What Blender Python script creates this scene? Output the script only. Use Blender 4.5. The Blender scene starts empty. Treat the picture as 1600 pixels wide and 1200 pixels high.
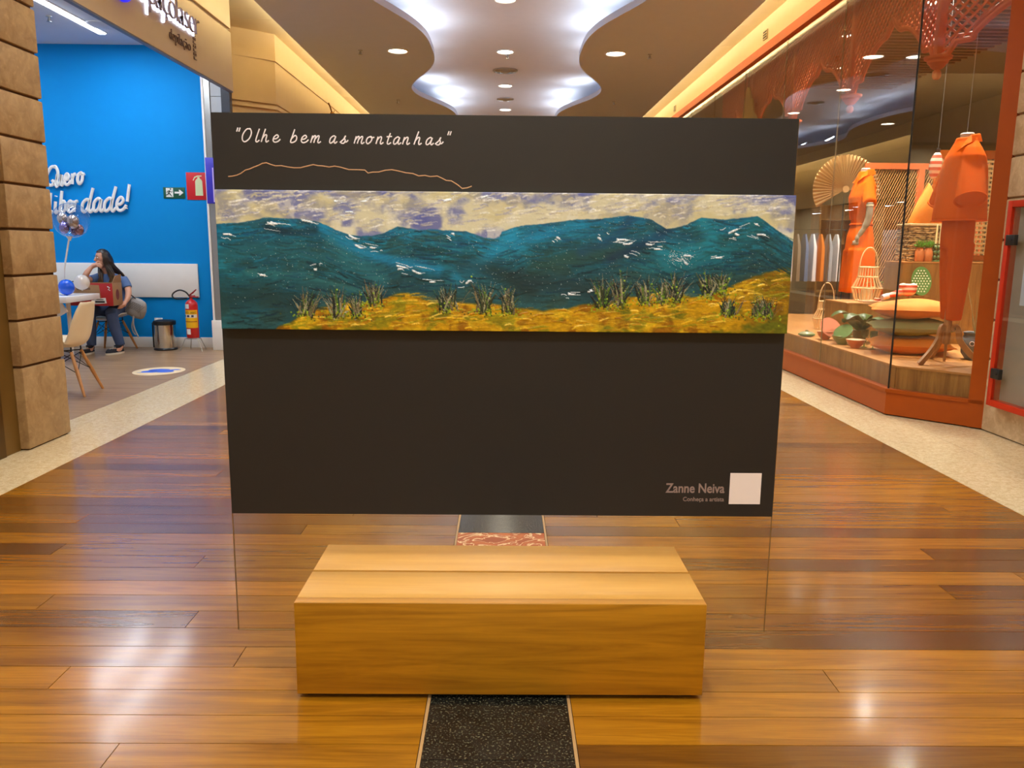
import bpy, bmesh, math, random
import numpy as np
from mathutils import Vector, Matrix
random.seed(7); RNG = np.random.default_rng(11)
PI = math.pi
SC = bpy.context.scene
COL = SC.collection

# ------------------------------------------------------------------ camera
F, PITCH, YAW, ROLL, CAMH = 1241.07, 0.1711, 0.0099, 0.0097, 1.55
fwd = Vector((math.sin(YAW)*math.cos(PITCH), math.cos(YAW)*math.cos(PITCH), -math.sin(PITCH)))
rt = Vector((math.cos(YAW), -math.sin(YAW), 0)); up = rt.cross(fwd)
r2 = rt*math.cos(ROLL) + up*math.sin(ROLL); u2 = -rt*math.sin(ROLL) + up*math.cos(ROLL)
cd = bpy.data.cameras.new('camera'); cam = bpy.data.objects.new('camera', cd); COL.objects.link(cam)
m = Matrix((r2, u2, -fwd)).transposed().to_4x4(); m.translation = (0, 0, CAMH)
cam.matrix_world = m
cd.sensor_fit = 'HORIZONTAL'; cd.sensor_width = 36.0; cd.lens = F/1600*36.0
cd.clip_start = 0.05; cd.clip_end = 200
SC.camera = cam
# ------------------------------------------------------------------ world, exposure
SC.view_settings.view_transform = 'Standard'; SC.view_settings.look = 'None'
SC.view_settings.gamma = 1.0; SC.view_settings.exposure = 0.12; SC.view_settings.use_curve_mapping = False
w = bpy.data.worlds.new('world'); SC.world = w; w.use_nodes = True
w.node_tree.nodes['Background'].inputs[0].default_value = (0.9, 0.8, 0.65, 1)
w.node_tree.nodes['Background'].inputs[1].default_value = 0.05
try:
    SC.cycles.transparent_max_bounces = 32; SC.cycles.max_bounces = 10; SC.cycles.diffuse_bounces = 5
    SC.cycles.glossy_bounces = 5; SC.cycles.caustics_reflective = False; SC.cycles.caustics_refractive = False
    SC.cycles.sample_clamp_indirect = 8.0; SC.cycles.use_denoising = True
except Exception: pass
WARM = (1.0, 0.955, 0.86); WARM2 = (1.0, 0.90, 0.66); COOL = (0.72, 0.84, 1.0)
E_DOWN, E_CORN, E_COVE, E_LED, E_SHOP = 42, 7.5, 8.0, 32, 66

def area(name, loc, sx, sy, power, color, direction=(0, 0, -1), shape='RECTANGLE', spread=PI, xaxis=None):
    d = bpy.data.lights.new(name, 'AREA'); d.shape = shape; d.size = sx; d.size_y = sy
    d.energy = power; d.color = color; d.spread = spread
    o = bpy.data.objects.new(name, d); COL.objects.link(o)
    z = -Vector(direction).normalized()
    x = Vector(xaxis) if xaxis else (Vector((1, 0, 0)) if abs(z.x) < .9 else Vector((0, 1, 0)))
    x = (x - z*x.dot(z)).normalized(); y = z.cross(x)
    mm = Matrix((x, y, z)).transposed().to_4x4(); mm.translation = loc; o.matrix_world = mm
    return o

def wave(y):                                   # half width of the raised centre of the ceiling
    t = (1 - math.cos(2*PI*(y - 12.75)/6.55))/2
    return 1.135 + 0.675*t**1.5
ZS, ZC, ZR = 4.5, 5.0, 4.74                    # soffit, centre, side recess
Y0, Y1 = -7.0, 33.0
SOFFIT_LAMPS = [(s*1.675, 12.9 + 6.55*k) for k in range(-3, 4) for s in (-1, 1)]
CENTRE_LAMPS = [(-.03, 12.0 + 3.06*k) for k in range(-6, 7)]
NEUT = (1.0, .985, .95)                          # unseen lamps behind the camera, made whiter and stronger to brighten the board front
for (x, y) in SOFFIT_LAMPS: area('downlight_glow', (x, y, ZS-.03), .24, .24, E_DOWN*(1 if y > 1 else 1.55), WARM if y > 1 else NEUT, shape='DISK', spread=2.5)
for (x, y) in CENTRE_LAMPS: area('downlight_glow', (x, y, ZC-.03), .24, .24, E_DOWN*(.8 if y > 1 else 1.3), WARM if y > 1 else NEUT, shape='DISK', spread=2.5)
for s in (-1, 1):                               # warm tubes hidden above the outer edge of each soffit
    for k in range(10):
        area('cornice_tube', (s*3.02, Y0+2+4*k, 4.60), 3.9, .10, E_CORN*3.9, WARM2, (s*.13, 0, 1), xaxis=(0, 1, 0))
    y = Y0 + .6
    k = 0
    while y < 27:                               # cool tubes along the scalloped cove
        a, b = wave(y), wave(y+1.1)
        t = Vector((s*(b-a), 1.1, 0)).normalized()
        xm = s*((a+b)/2 + .24)
        if k % 5 != 4:
            area('cove_tube', (xm, y+.55, ZS+.105), 1.0, .08, E_COVE*(.6+.8*random.random()), COOL, (-s*.9, 0, 1), xaxis=t)
        y += 1.18; k += 1
for (x, y0, y1) in [(-5.43, 9.0, 11.35), (-4.75, 8.2, 11.2), (-7.2, 8.2, 11.2)]:
    area('store_tube_glow', (x, (y0+y1)/2, 4.29), .09, y1-y0, E_LED, (.80, .90, 1.0), xaxis=(1, 0, 0))
for (x, y, tx, ty, tz) in [(4.5, 8.0, 4.5, 7.8, 1.2), (4.6, 9.2, 4.6, 9.2, 1), (4.3, 10.6, 4.7, 10.6, 1.5), (4.9, 12.4, 4.9, 12.2, 1.5), (6.3, 10, 6.2, 9.5, 0), (6.5, 13, 6.3, 13, 0)]:
    area('shop_spot_glow', (x, y, 4.2), .15, .15, E_SHOP, WARM, (tx-x, ty-y, tz-4.2), shape='DISK', spread=2.2)

# ------------------------------------------------------------------ helpers
def lin(c):
    c = [v/255 for v in c]
    return tuple((v/12.92 if v <= .04045 else ((v+.055)/1.055)**2.4) for v in c)
def nodes(name):
    mt = bpy.data.materials.new(name); mt.use_nodes = True
    nt = mt.node_tree; b = nt.nodes['Principled BSDF']
    return mt, nt, b
def N(nt, t, **kw):
    n = nt.nodes.new(t)
    for k, v in kw.items():
        if k in n.inputs: n.inputs[k].default_value = v
        else: setattr(n, k, v)
    return n
def mixc(nt, fac, a, b, mode='MIX'):
    n = nt.nodes.new('ShaderNodeMix'); n.data_type = 'RGBA'; n.blend_type = mode
    for i, v in ((0, fac), (6, a), (7, b)):
        if hasattr(v, 'is_output'): nt.links.new(v, n.inputs[i])
        elif i == 0: n.inputs[0].default_value = v
        else: n.inputs[i].default_value = (*v, 1) if len(v) == 3 else v
    return n.outputs[2]
def M(name, rgb, rough=.5, metal=0, var=.10, vs=6, bump=0, bs=60, spec=.5, coat=0, emit=None, es=0, sheen=0):
    mt, nt, b = nodes(name); c = lin(rgb)
    tc = N(nt, 'ShaderNodeTexCoord')
    if var > 0:
        n = N(nt, 'ShaderNodeTexNoise', Scale=vs, Detail=4.0); nt.links.new(tc.outputs['Object'], n.inputs['Vector'])
        lo = tuple(v*(1-var) for v in c); hi = tuple(min(1, v*(1+var)) for v in c)
        nt.links.new(mixc(nt, n.outputs['Fac'], lo, hi), b.inputs['Base Color'])
    else: b.inputs['Base Color'].default_value = (*c, 1)
    if bump > 0:
        n2 = N(nt, 'ShaderNodeTexNoise', Scale=bs, Detail=3.0); nt.links.new(tc.outputs['Object'], n2.inputs['Vector'])
        bp = N(nt, 'ShaderNodeBump', Strength=bump, Distance=.01); nt.links.new(n2.outputs['Fac'], bp.inputs['Height'])
        nt.links.new(bp.outputs[0], b.inputs['Normal'])
    b.inputs['Roughness'].default_value = rough; b.inputs['Metallic'].default_value = metal
    b.inputs['Specular IOR Level'].default_value = spec; b.inputs['Coat Weight'].default_value = coat
    b.inputs['Sheen Weight'].default_value = sheen
    if emit: b.inputs['Emission Color'].default_value = (*lin(emit), 1); b.inputs['Emission Strength'].default_value = es
    return mt
def ramp(nt, fac, stops):
    r = nt.nodes.new('ShaderNodeValToRGB'); nt.links.new(fac, r.inputs[0]); e = r.color_ramp.elements
    while len(e) < len(stops): e.new(.5)
    for i, (p, c) in enumerate(stops): e[i].position = p; e[i].color = (*c, 1) if len(c) == 3 else c
    return r.outputs[0]
def wood(name, light, dark, axis='X', rough=.4, scale=1.0, tone=False, coat=0, contrast=1.0, bump=.08, spec=.5, dist=.9):
    mt, nt, b = nodes(name); tc = N(nt, 'ShaderNodeTexCoord'); vec = tc.outputs['Object']
    att = None
    if tone:
        att = N(nt, 'ShaderNodeAttribute', attribute_name='Col')
        ad = N(nt, 'ShaderNodeVectorMath', operation='MULTIPLY_ADD'); nt.links.new(att.outputs['Color'], ad.inputs[0])
        ad.inputs[1].default_value = (37, 91, 53); nt.links.new(vec, ad.inputs[2]); vec = ad.outputs[0]
    s = {'X': (1.0, 14, 14), 'Y': (14, 1.0, 14), 'Z': (14, 14, 1.0)}[axis]
    mp = N(nt, 'ShaderNodeMapping'); mp.inputs['Scale'].default_value = [v*scale for v in s]; nt.links.new(vec, mp.inputs[0])
    n1 = N(nt, 'ShaderNodeTexNoise', Scale=1.3, Detail=5.0, Roughness=.6, Distortion=dist); nt.links.new(mp.outputs[0], n1.inputs['Vector'])
    mp2 = N(nt, 'ShaderNodeMapping'); mp2.inputs['Scale'].default_value = [v*scale*(5 if v > 2 else 3) for v in s]; nt.links.new(vec, mp2.inputs[0])
    n2 = N(nt, 'ShaderNodeTexNoise', Scale=2.2, Detail=4.0); nt.links.new(mp2.outputs[0], n2.inputs['Vector'])
    mx = N(nt, 'ShaderNodeMath', operation='MULTIPLY_ADD'); nt.links.new(n2.outputs['Fac'], mx.inputs[0]); mx.inputs[1].default_value = .35
    nt.links.new(n1.outputs['Fac'], mx.inputs[2])
    d = .22/contrast
    c = ramp(nt, mx.outputs[0], [(.67-d, lin(dark)), (.67+d, lin(light))])
    if tone: c = mixc(nt, 1.0, c, att.outputs['Color'], 'MULTIPLY')
    nt.links.new(c, b.inputs['Base Color'])
    bp = N(nt, 'ShaderNodeBump', Strength=bump, Distance=.003); nt.links.new(n1.outputs['Fac'], bp.inputs['Height']); nt.links.new(bp.outputs[0], b.inputs['Normal'])
    b.inputs['Roughness'].default_value = rough; b.inputs['Coat Weight'].default_value = coat; b.inputs['Coat Roughness'].default_value = .12
    b.inputs['Specular IOR Level'].default_value = spec
    return mt
def stone(name, base, dark, spot, rough=.5, scale=9, speck=120, amount=.5, bump=.1):
    mt, nt, b = nodes(name); tc = N(nt, 'ShaderNodeTexCoord'); v = tc.outputs['Object']
    n1 = N(nt, 'ShaderNodeTexNoise', Scale=scale, Detail=7.0, Roughness=.65, Distortion=.8); nt.links.new(v, n1.inputs['Vector'])
    n2 = N(nt, 'ShaderNodeTexNoise', Scale=speck, Detail=2.0); nt.links.new(v, n2.inputs['Vector'])
    c1 = ramp(nt, n1.outputs['Fac'], [(.35, lin(dark)), (.62, lin(base))])
    s = ramp(nt, n2.outputs['Fac'], [(.56, (0, 0, 0)), (.70, (amount,)*3)])
    nt.links.new(mixc(nt, s, c1, lin(spot)), b.inputs['Base Color'])
    bp = N(nt, 'ShaderNodeBump', Strength=bump, Distance=.01); nt.links.new(n1.outputs['Fac'], bp.inputs['Height']); nt.links.new(bp.outputs[0], b.inputs['Normal'])
    b.inputs['Roughness'].default_value = rough
    return mt
def glass(name, tint=(.95, .96, .95), rough=0.0, ior=1.5, boost=1.0):
    mt = bpy.data.materials.new(name); mt.use_nodes = True; nt = mt.node_tree; nt.nodes.clear()
    out = N(nt, 'ShaderNodeOutputMaterial'); tr = N(nt, 'ShaderNodeBsdfTransparent', Color=(*tint, 1)); gl = N(nt, 'ShaderNodeBsdfGlossy', Color=(1, 1, 1, 1), Roughness=rough)
    ge = N(nt, 'ShaderNodeNewGeometry'); ma = N(nt, 'ShaderNodeMath', operation='MULTIPLY_ADD'); nt.links.new(ge.outputs['Backfacing'], ma.inputs[0])
    ma.inputs[1].default_value = 1/ior - ior; ma.inputs[2].default_value = ior
    fr = N(nt, 'ShaderNodeFresnel'); nt.links.new(ma.outputs[0], fr.inputs['IOR'])
    bo = N(nt, 'ShaderNodeMath', operation='MULTIPLY'); bo.inputs[1].default_value = boost; bo.use_clamp = True; nt.links.new(fr.outputs[0], bo.inputs[0])
    mx = N(nt, 'ShaderNodeMixShader'); nt.links.new(bo.outputs[0], mx.inputs[0]); nt.links.new(tr.outputs[0], mx.inputs[1]); nt.links.new(gl.outputs[0], mx.inputs[2]); nt.links.new(mx.outputs[0], out.inputs[0])
    return mt
def emis(name, rgb, s):
    mt = bpy.data.materials.new(name); mt.use_nodes = True; nt = mt.node_tree; nt.nodes.clear()
    out = N(nt, 'ShaderNodeOutputMaterial'); e = N(nt, 'ShaderNodeEmission', Color=(*lin(rgb), 1), Strength=s); nt.links.new(e.outputs[0], out.inputs[0]); return mt

class MB:
    def __init__(s): s.v = []; s.f = []; s.m = []; s.cur = 0
    def add(s, vs, fs):
        o = len(s.v); s.v += [tuple(p) for p in vs]; s.f += [tuple(i+o for i in f) for f in fs]; s.m += [s.cur]*len(fs); return s
    def mat(s, i): s.cur = i; return s
    def box(s, c, d, rz=0, R=None, bev=0):
        bm = bmesh.new(); bmesh.ops.create_cube(bm, size=1)
        for v in bm.verts: v.co = Vector((v.co.x*d[0], v.co.y*d[1], v.co.z*d[2]))
        if bev: bmesh.ops.bevel(bm, geom=bm.edges[:], offset=bev, segments=2, affect='EDGES', profile=.5)
        R = R or Matrix.Rotation(rz, 3, 'Z')
        bm.verts.index_update()
        s.add([R @ v.co + Vector(c) for v in bm.verts], [[v.index for v in f.verts] for f in bm.faces]); bm.free(); return s
    def bb(s, a, b, bev=0):
        return s.box([(a[i]+b[i])/2 for i in range(3)], [abs(b[i]-a[i]) for i in range(3)], bev=bev)
    def tube(s, path, r, n=8, closed=False, cap=True, flat=None):
        P = [Vector(p) for p in path]; k = len(P); rs = r if isinstance(r, (list, tuple)) else [r]*k
        vs = []; ref = None
        for i, p in enumerate(P):
            a = P[(i-1) % k] if (closed or i > 0) else p; b = P[(i+1) % k] if (closed or i < k-1) else p
            t = (b-a); t = t.normalized() if t.length > 1e-9 else Vector((0, 0, 1))
            if ref is None: ref = Vector((0, 0, 1)) if abs(t.z) < .9 else Vector((1, 0, 0))
            x = (ref - t*ref.dot(t)); x = x.normalized() if x.length > 1e-6 else t.orthogonal().normalized(); ref = x; y = t.cross(x)
            for j in range(n):
                an = 2*PI*j/n; vs.append(p + (x*math.cos(an) + y*math.sin(an))*rs[i])
        fs = []
        for i in range(k if closed else k-1):
            for j in range(n):
                a = i*n+j; b = i*n+(j+1) % n; c = ((i+1) % k)*n+(j+1) % n; d = ((i+1) % k)*n+j; fs.append((a, b, c, d))
        if cap and not closed: fs += [tuple(range(n))[::-1], tuple((k-1)*n+j for j in range(n))]
        return s.add(vs, fs)
    def lathe(s, prof, c=(0, 0, 0), n=24, R=None, cap=True, sx=1, sy=1):
        R = R or Matrix.Identity(3); vs = []; c = Vector(c)
        for (r, z) in prof:
            for j in range(n):
                a = 2*PI*j/n; vs.append(R @ Vector((r*math.cos(a)*sx, r*math.sin(a)*sy, z)) + c)
        fs = [(i*n+j, i*n+(j+1) % n, (i+1)*n+(j+1) % n, (i+1)*n+j) for i in range(len(prof)-1) for j in range(n)]
        if cap:
            if prof[0][0] > 1e-6: fs.append(tuple(range(n))[::-1])
            if prof[-1][0] > 1e-6: fs.append(tuple((len(prof)-1)*n+j for j in range(n)))
        return s.add(vs, fs)
    def ball(s, c, r, n=20, k=12, R=None):
        r = r if isinstance(r, (list, tuple)) else (r, r, r); R = R or Matrix.Identity(3); vs = []
        for i in range(k+1):
            t = PI*i/k
            for j in range(n):
                a = 2*PI*j/n; vs.append(R @ Vector((r[0]*math.sin(t)*math.cos(a), r[1]*math.sin(t)*math.sin(a), -r[2]*math.cos(t))) + Vector(c))
        return s.add(vs, [(i*n+j, i*n+(j+1) % n, (i+1)*n+(j+1) % n, (i+1)*n+j) for i in range(k) for j in range(n)])
    def prism(s, poly, O, U, V, t):              # polygon in the plane O+uU+vV, thickness t along U x V
        O = Vector(O); U = Vector(U); V = Vector(V); W = U.cross(V).normalized()*t; n = len(poly)
        A = [O+U*p[0]+V*p[1] for p in poly]
        ar = sum(poly[i][0]*poly[(i+1) % n][1]-poly[(i+1) % n][0]*poly[i][1] for i in range(n))
        vs = A + [a+W for a in A]
        fs = [tuple(range(n))[::-1], tuple(n+i for i in range(n))] + [(i, (i+1) % n, n+(i+1) % n, n+i) for i in range(n)]
        if ar < 0: fs = [f[::-1] for f in fs]
        return s.add(vs, fs)
    def loft(s, rings, cap=True, closed=False):
        n = len(rings[0]); vs = [p for r in rings for p in r]; k = len(rings)
        fs = [(i*n+j, i*n+(j+1) % n, (i+1)*n+(j+1) % n, (i+1)*n+j) for i in range(k-1) for j in range(n)]
        if cap: fs += [tuple(range(n))[::-1], tuple((k-1)*n+j for j in range(n))]
        return s.add(vs, fs)
    def grid(s, fn, nu, nv):
        vs = [fn(i/nu, j/nv) for i in range(nu+1) for j in range(nv+1)]; w_ = nv+1
        return s.add(vs, [(i*w_+j, (i+1)*w_+j, (i+1)*w_+j+1, i*w_+j+1) for i in range(nu) for j in range(nv)])
    def mesh(s, name, mats, off=(0, 0, 0), ang=35, fix=True):
        me = bpy.data.meshes.new(name); o = Vector(off)
        me.from_pydata([tuple(Vector(p)-o) for p in s.v], [], s.f)
        for mt in (mats if isinstance(mats, (list, tuple)) else [mats]): me.materials.append(mt)
        me.polygons.foreach_set('material_index', s.m); me.polygons.foreach_set('use_smooth', [True]*len(s.f))
        me.update()
        if fix:
            bm = bmesh.new(); bm.from_mesh(me); bmesh.ops.recalc_face_normals(bm, faces=bm.faces[:]); bm.to_mesh(me); bm.free()
        me.set_sharp_from_angle(angle=math.radians(ang)); return me
def wloc(o):
    v = Vector((0, 0, 0))
    while o is not None: v += o.location; o = o.parent
    return v
def link(name, me, parent=None, loc=(0, 0, 0)):
    o = bpy.data.objects.new(name, me); COL.objects.link(o); o.location = loc
    if parent is not None: o.parent = parent
    return o
def part(name, mb, mats, parent, ang=35, fix=True, label=None, kind=None):
    o = link(name, mb.mesh(name, mats, wloc(parent), ang, fix), parent)
    if label: o['label'] = label
    if kind: o['kind'] = kind
    return o
def tag(o, label=None, cat=None, group=None, kind=None):
    for k, v in (('label', label), ('category', cat), ('group', group), ('kind', kind)):
        if v: o[k] = v
    return o
def thing(name, label, cat, loc, group=None):
    return tag(link(name, None, None, loc), label, cat, group)
def solo(name, mb, mats, label, cat, loc, group=None, ang=35):
    return tag(link(name, mb.mesh(name, mats, loc, ang), None, loc), label, cat, group)
def struct(name, mb, mats, parent=None, ang=35):
    o = link(name, mb.mesh(name, mats, (0, 0, 0), ang), parent)
    o['kind'] = 'structure'; return o
def dup(root, loc, label=None, group=None, rz=None):
    r = root.copy(); COL.objects.link(r); r.location = loc
    if rz is not None: r.rotation_euler.z = rz
    if label: r['label'] = label
    if group: r['group'] = group
    for ch in list(root.children):
        c = ch.copy(); COL.objects.link(c); c.parent = r
        for g in ch.children:
            d = g.copy(); COL.objects.link(d); d.parent = c
    return r
def evalmesh(o):
    dg = bpy.context.evaluated_depsgraph_get(); dg.update()
    return bpy.data.meshes.new_from_object(o.evaluated_get(dg))
def catmull(pts, k=6):
    if len(pts) < 3: return [tuple(p) for p in pts]
    P = [np.array(p, float) for p in pts]; P = [2*P[0]-P[1]] + P + [2*P[-1]-P[-2]]; out = []
    for i in range(1, len(P)-2):
        for j in range(k):
            t = j/k; out.append(tuple(.5*((2*P[i]) + (-P[i-1]+P[i+1])*t + (2*P[i-1]-5*P[i]+4*P[i+1]-P[i+2])*t*t + (-P[i-1]+3*P[i]-3*P[i+1]+P[i+2])*t**3)))
    out.append(tuple(P[-2])); return out
def text_mb(body, size, depth, O, U, V, align='LEFT', offset=0.0, bold=False):
    cu = bpy.data.curves.new('t', 'FONT'); cu.body = body; cu.size = size; cu.extrude = depth/2; cu.align_x = align; cu.offset = offset; cu.resolution_u = 4
    o = bpy.data.objects.new('t', cu); COL.objects.link(o); me = evalmesh(o); bpy.data.objects.remove(o); bpy.data.curves.remove(cu)
    O = Vector(O); U = Vector(U); V = Vector(V); W = U.cross(V)
    mb = MB(); mb.add([O+U*v.co.x+V*v.co.y+W*(v.co.z+depth/2) for v in me.vertices], [tuple(p.vertices) for p in me.polygons])
    w_ = max([v.co.x for v in me.vertices] or [0]); bpy.data.meshes.remove(me); return mb, w_
def char_parts(parent, name, body, O, U, V, size, depth, mat_, offset=0.0, width=None, right=False):
    U = Vector(U); _, W0 = text_mb(body, size, depth, (0, 0, 0), (1, 0, 0), (0, 1, 0), offset=offset); k = (width/W0) if width else 1.0
    O = Vector(O) - (U*W0*k if right else U*0)
    for i, ch in enumerate(body):
        if ch == ' ': continue
        _, we = text_mb(body[:i+1], size, depth, (0, 0, 0), (1, 0, 0), (0, 1, 0), offset=offset); mb, wc = text_mb(ch, size, depth, (0, 0, 0), (1, 0, 0), (0, 1, 0), offset=offset)
        W = U.cross(Vector(V)); mb.v = [tuple(O + U*(v[0]+we-wc)*k + Vector(V)*v[1] + W*v[2]) for v in mb.v]
        part(name, mb, mat_, parent)
GL = {
 'O': [[(.95,1.72),(.45,1.7),(.05,1.0),(.12,.25),(.55,0),(1.05,.45),(1.2,1.2),(.95,1.72),(.75,1.78)]],
 'Q': [[(.95,1.72),(.45,1.7),(.05,1.0),(.12,.25),(.55,0),(1.05,.45),(1.2,1.2),(.95,1.72),(.75,1.78)],[(.6,.5),(1.25,-.2)]],
 'l': [[(.25,1.8),(.14,.9),(.1,.2),(.28,0),(.55,.25)]],
 'h': [[(.25,1.8),(.13,.8),(.05,0)],[(.09,.5),(.35,.95),(.58,.9),(.58,.3),(.72,0),(.98,.22)]],
 'e': [[(.08,.45),(.45,.5),(.66,.78),(.42,1.0),(.12,.7),(.1,.22),(.38,0),(.75,.12),(.98,.42)]],
 'b': [[(.25,1.8),(.14,.9),(.06,.1),(.35,0),(.7,.25),(.72,.72),(.45,.95),(.12,.55)]],
 'm': [[(.1,1),(.06,0)],[(.08,.5),(.3,.95),(.45,.85),(.42,0)],[(.44,.5),(.7,.95),(.86,.85),(.84,.2),(.98,0),(1.2,.2)]],
 'a': [[(.7,.85),(.45,1),(.12,.7),(.08,.2),(.28,0),(.56,.3),(.72,.95)],[(.72,.95),(.66,.25),(.82,0),(1.05,.25)]],
 's': [[(-.1,.1),(.35,.6),(.52,1.05)],[(.52,1.05),(.4,.75),(.58,.4),(.45,.02),(.05,.05)],[(.5,.2),(.8,.2),(1.0,.45)]],
 'o': [[(.5,1),(.12,.8),(.05,.3),(.3,0),(.62,.3),(.68,.8),(.45,1),(.6,.82),(.95,.9)]],
 'n': [[(.1,1),(.05,0)],[(.07,.5),(.35,.95),(.58,.85),(.56,.2),(.7,0),(.95,.22)]],
 't': [[(.25,1.5),(.15,.6),(.15,.12),(.35,0),(.62,.22)],[(-.12,1),(.55,1.05)]],
 '"': [[(.1,1.9),(.05,1.35)],[(.38,1.9),(.33,1.35)]],
 'u': [[(.1,1),(.05,.3),(.25,0),(.55,.3),(.68,1)],[(.68,1),(.64,.2),(.8,0),(1.02,.25)]],
 'r': [[(.1,1),(.08,0)],[(.09,.5),(.3,.9),(.62,.95)]],
 'i': [[(.15,1),(.1,.2),(.25,0),(.48,.22)],[(.2,1.42),(.22,1.5)]],
 'd': [[(.7,.85),(.45,1),(.12,.7),(.08,.2),(.28,0),(.56,.3),(.72,.95)],[(.92,1.9),(.72,.9),(.66,.25),(.82,0),(1.05,.25)]],
 '!': [[(.3,1.85),(.14,.55)],[(.06,.02),(.08,.1)]],
}
def stroke_letter(mb, ch, O, U, V, xs, ys, th, depth, slant=.18, n=8):
    O = Vector(O); U = Vector(U); V = Vector(V); W = U.cross(V)
    for st in GL[ch]:
        pts = catmull([((p[0]+slant*p[1])*xs, p[1]*ys) for p in st], 6)
        P = [O+U*p[0]+V*p[1]+W*depth*.5 for p in pts]
        k = MB(); k.tube(P, th/2, n); 
        mb.add([q - W*((Vector(q)-O).dot(W)-depth*.5)*(1-depth/th) for q in map(Vector, k.v)], k.f)

# ------------------------------------------------------------------ materials
m_plank = wood('floor_wood', (157, 107, 20), (104, 63, 8), 'X', rough=.27, scale=1.0, tone=True, coat=.35, contrast=.8, bump=.05)
m_gap = M('joint_dark', (40, 24, 12), .8)
m_granite_b = stone('black_granite', (34, 33, 28), (14, 14, 11), (150, 145, 110), .18, 14, 130, .45, .02)
m_granite_c = stone('cream_granite', (222, 205, 170), (200, 178, 138), (150, 128, 92), .22, 30, 110, .55, .02)
m_trim_b = M('strip_trim', (176, 140, 92), .4)
m_trav = stone('travertine', (174, 144, 100), (150, 118, 78), (196, 164, 116), .5, 7, 26, .35, .15)
m_trav2 = stone('pale_travertine', (198, 174, 140), (170, 144, 108), (214, 196, 164), .5, 7, 26, .4, .2)
m_soffit = M('soffit_paint', (206, 214, 236), .7, var=.03)
m_ceil = M('ceiling_paint', (236, 232, 230), .75, var=.03)
m_cream = M('cream_paint', (236, 218, 176), .7, var=.04)
m_beige = M('beige_cladding', (214, 188, 142), .5, var=.04)
m_fascia = M('fascia_panel', (204, 188, 166), .38, var=.04)
m_blue = M('blue_paint', (0, 142, 222), .7, var=.03, spec=.2)
m_white = M('white_paint', (236, 236, 234), .5, var=.03)
m_storeceil = M('store_ceiling', (205, 212, 225), .7, var=.03)
m_vinyl = wood('vinyl_floor', (176, 146, 112), (132, 100, 70), 'X', rough=.35, scale=.8, coat=.1)
m_orange = M('orange_lacquer', (156, 70, 6), .42, var=.06, spec=.3)
m_coral = M('coral_lacquer', (214, 112, 64), .5, var=.06, spec=.15)
m_lattice = M('lattice_paint', (208, 112, 62), .55, var=.08, spec=.12)
m_lamp = emis('lamp_glow', (255, 240, 214), 14.0)
m_led = emis('led_glow', (244, 248, 255), 12.0)
m_metal = M('brushed_metal', (178, 176, 172), .3, 1.0, var=.05)
m_chrome = M('stainless_steel', (205, 200, 192), .14, 1.0, var=.04)
m_black = M('black_plastic', (22, 22, 24), .4)
m_dark = M('dark_cavity', (30, 26, 22), .7)
m_glass = glass('window_glass', (.93, .935, .92), boost=1.25)
m_acryl = glass('clear_acrylic', (.975, .965, .93), boost=.55)  # slight yellow tint stands in for reflection haze on the sheet
m_acryl_e = M('acrylic_edge', (120, 92, 52), .2, var=.1)
m_film = M('black_vinyl', (29, 30, 30), .38, var=.04, vs=3)
m_print = M('white_print', (242, 238, 240), .6, var=.02)
m_print2 = M('mauve_print', (140, 122, 114), .6, var=.02)
m_print3 = M('tan_print', (206, 160, 118), .6, var=.05)
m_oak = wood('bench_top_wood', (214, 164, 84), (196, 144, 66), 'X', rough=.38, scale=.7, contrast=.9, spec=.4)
m_oakf = wood('bench_front_wood', (172, 118, 14), (140, 92, 4), 'X', rough=.45, scale=.6, contrast=1.5, spec=.4, dist=2.0)  # weaker front light put into the colour: darker than the top wood
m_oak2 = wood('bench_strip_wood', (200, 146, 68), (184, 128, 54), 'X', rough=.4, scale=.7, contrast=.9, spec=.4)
m_ply = wood('display_wood', (186, 134, 66), (138, 90, 36), 'Z', rough=.45, scale=.8)
m_plyt = wood('display_top_wood', (208, 146, 78), (176, 114, 52), 'Y', rough=.45, scale=.8)
m_bronze = M('bronze_frame', (96, 72, 34), .3, .7)

# ------------------------------------------------------------------ floor
fl = MB().bb((-3.12, Y0, -.10), (3.10, Y1, -.014)); floor = struct('floor', fl, m_gap)
def tone_mesh(name, quads, z0=-.013, z1=0.0):
    mb = MB(); cols = []
    for (xa, xb, ya, yb, c) in quads: mb.bb((xa, ya, z0), (xb, yb, z1)); cols += [c]*8
    me = mb.mesh(name, m_plank, ang=30, fix=False)
    a = me.color_attributes.new('Col', 'FLOAT_COLOR', 'POINT')
    a.data.foreach_set('color', np.array([(*c, 1) for c in cols], dtype=np.float32).ravel()); return me
PAL = {'L': (1.22, 1.16, 1.0), 'M': (1.0, .95, .9), 'R': (.92, .83, .80), 'D': (.60, .52, .52), 'X': (.44, .36, .36), 'Y': (1.36, 1.28, 1.02)}
ROWP = 0.1535
def rowy(k): return 2.279 + ROWP*k
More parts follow.
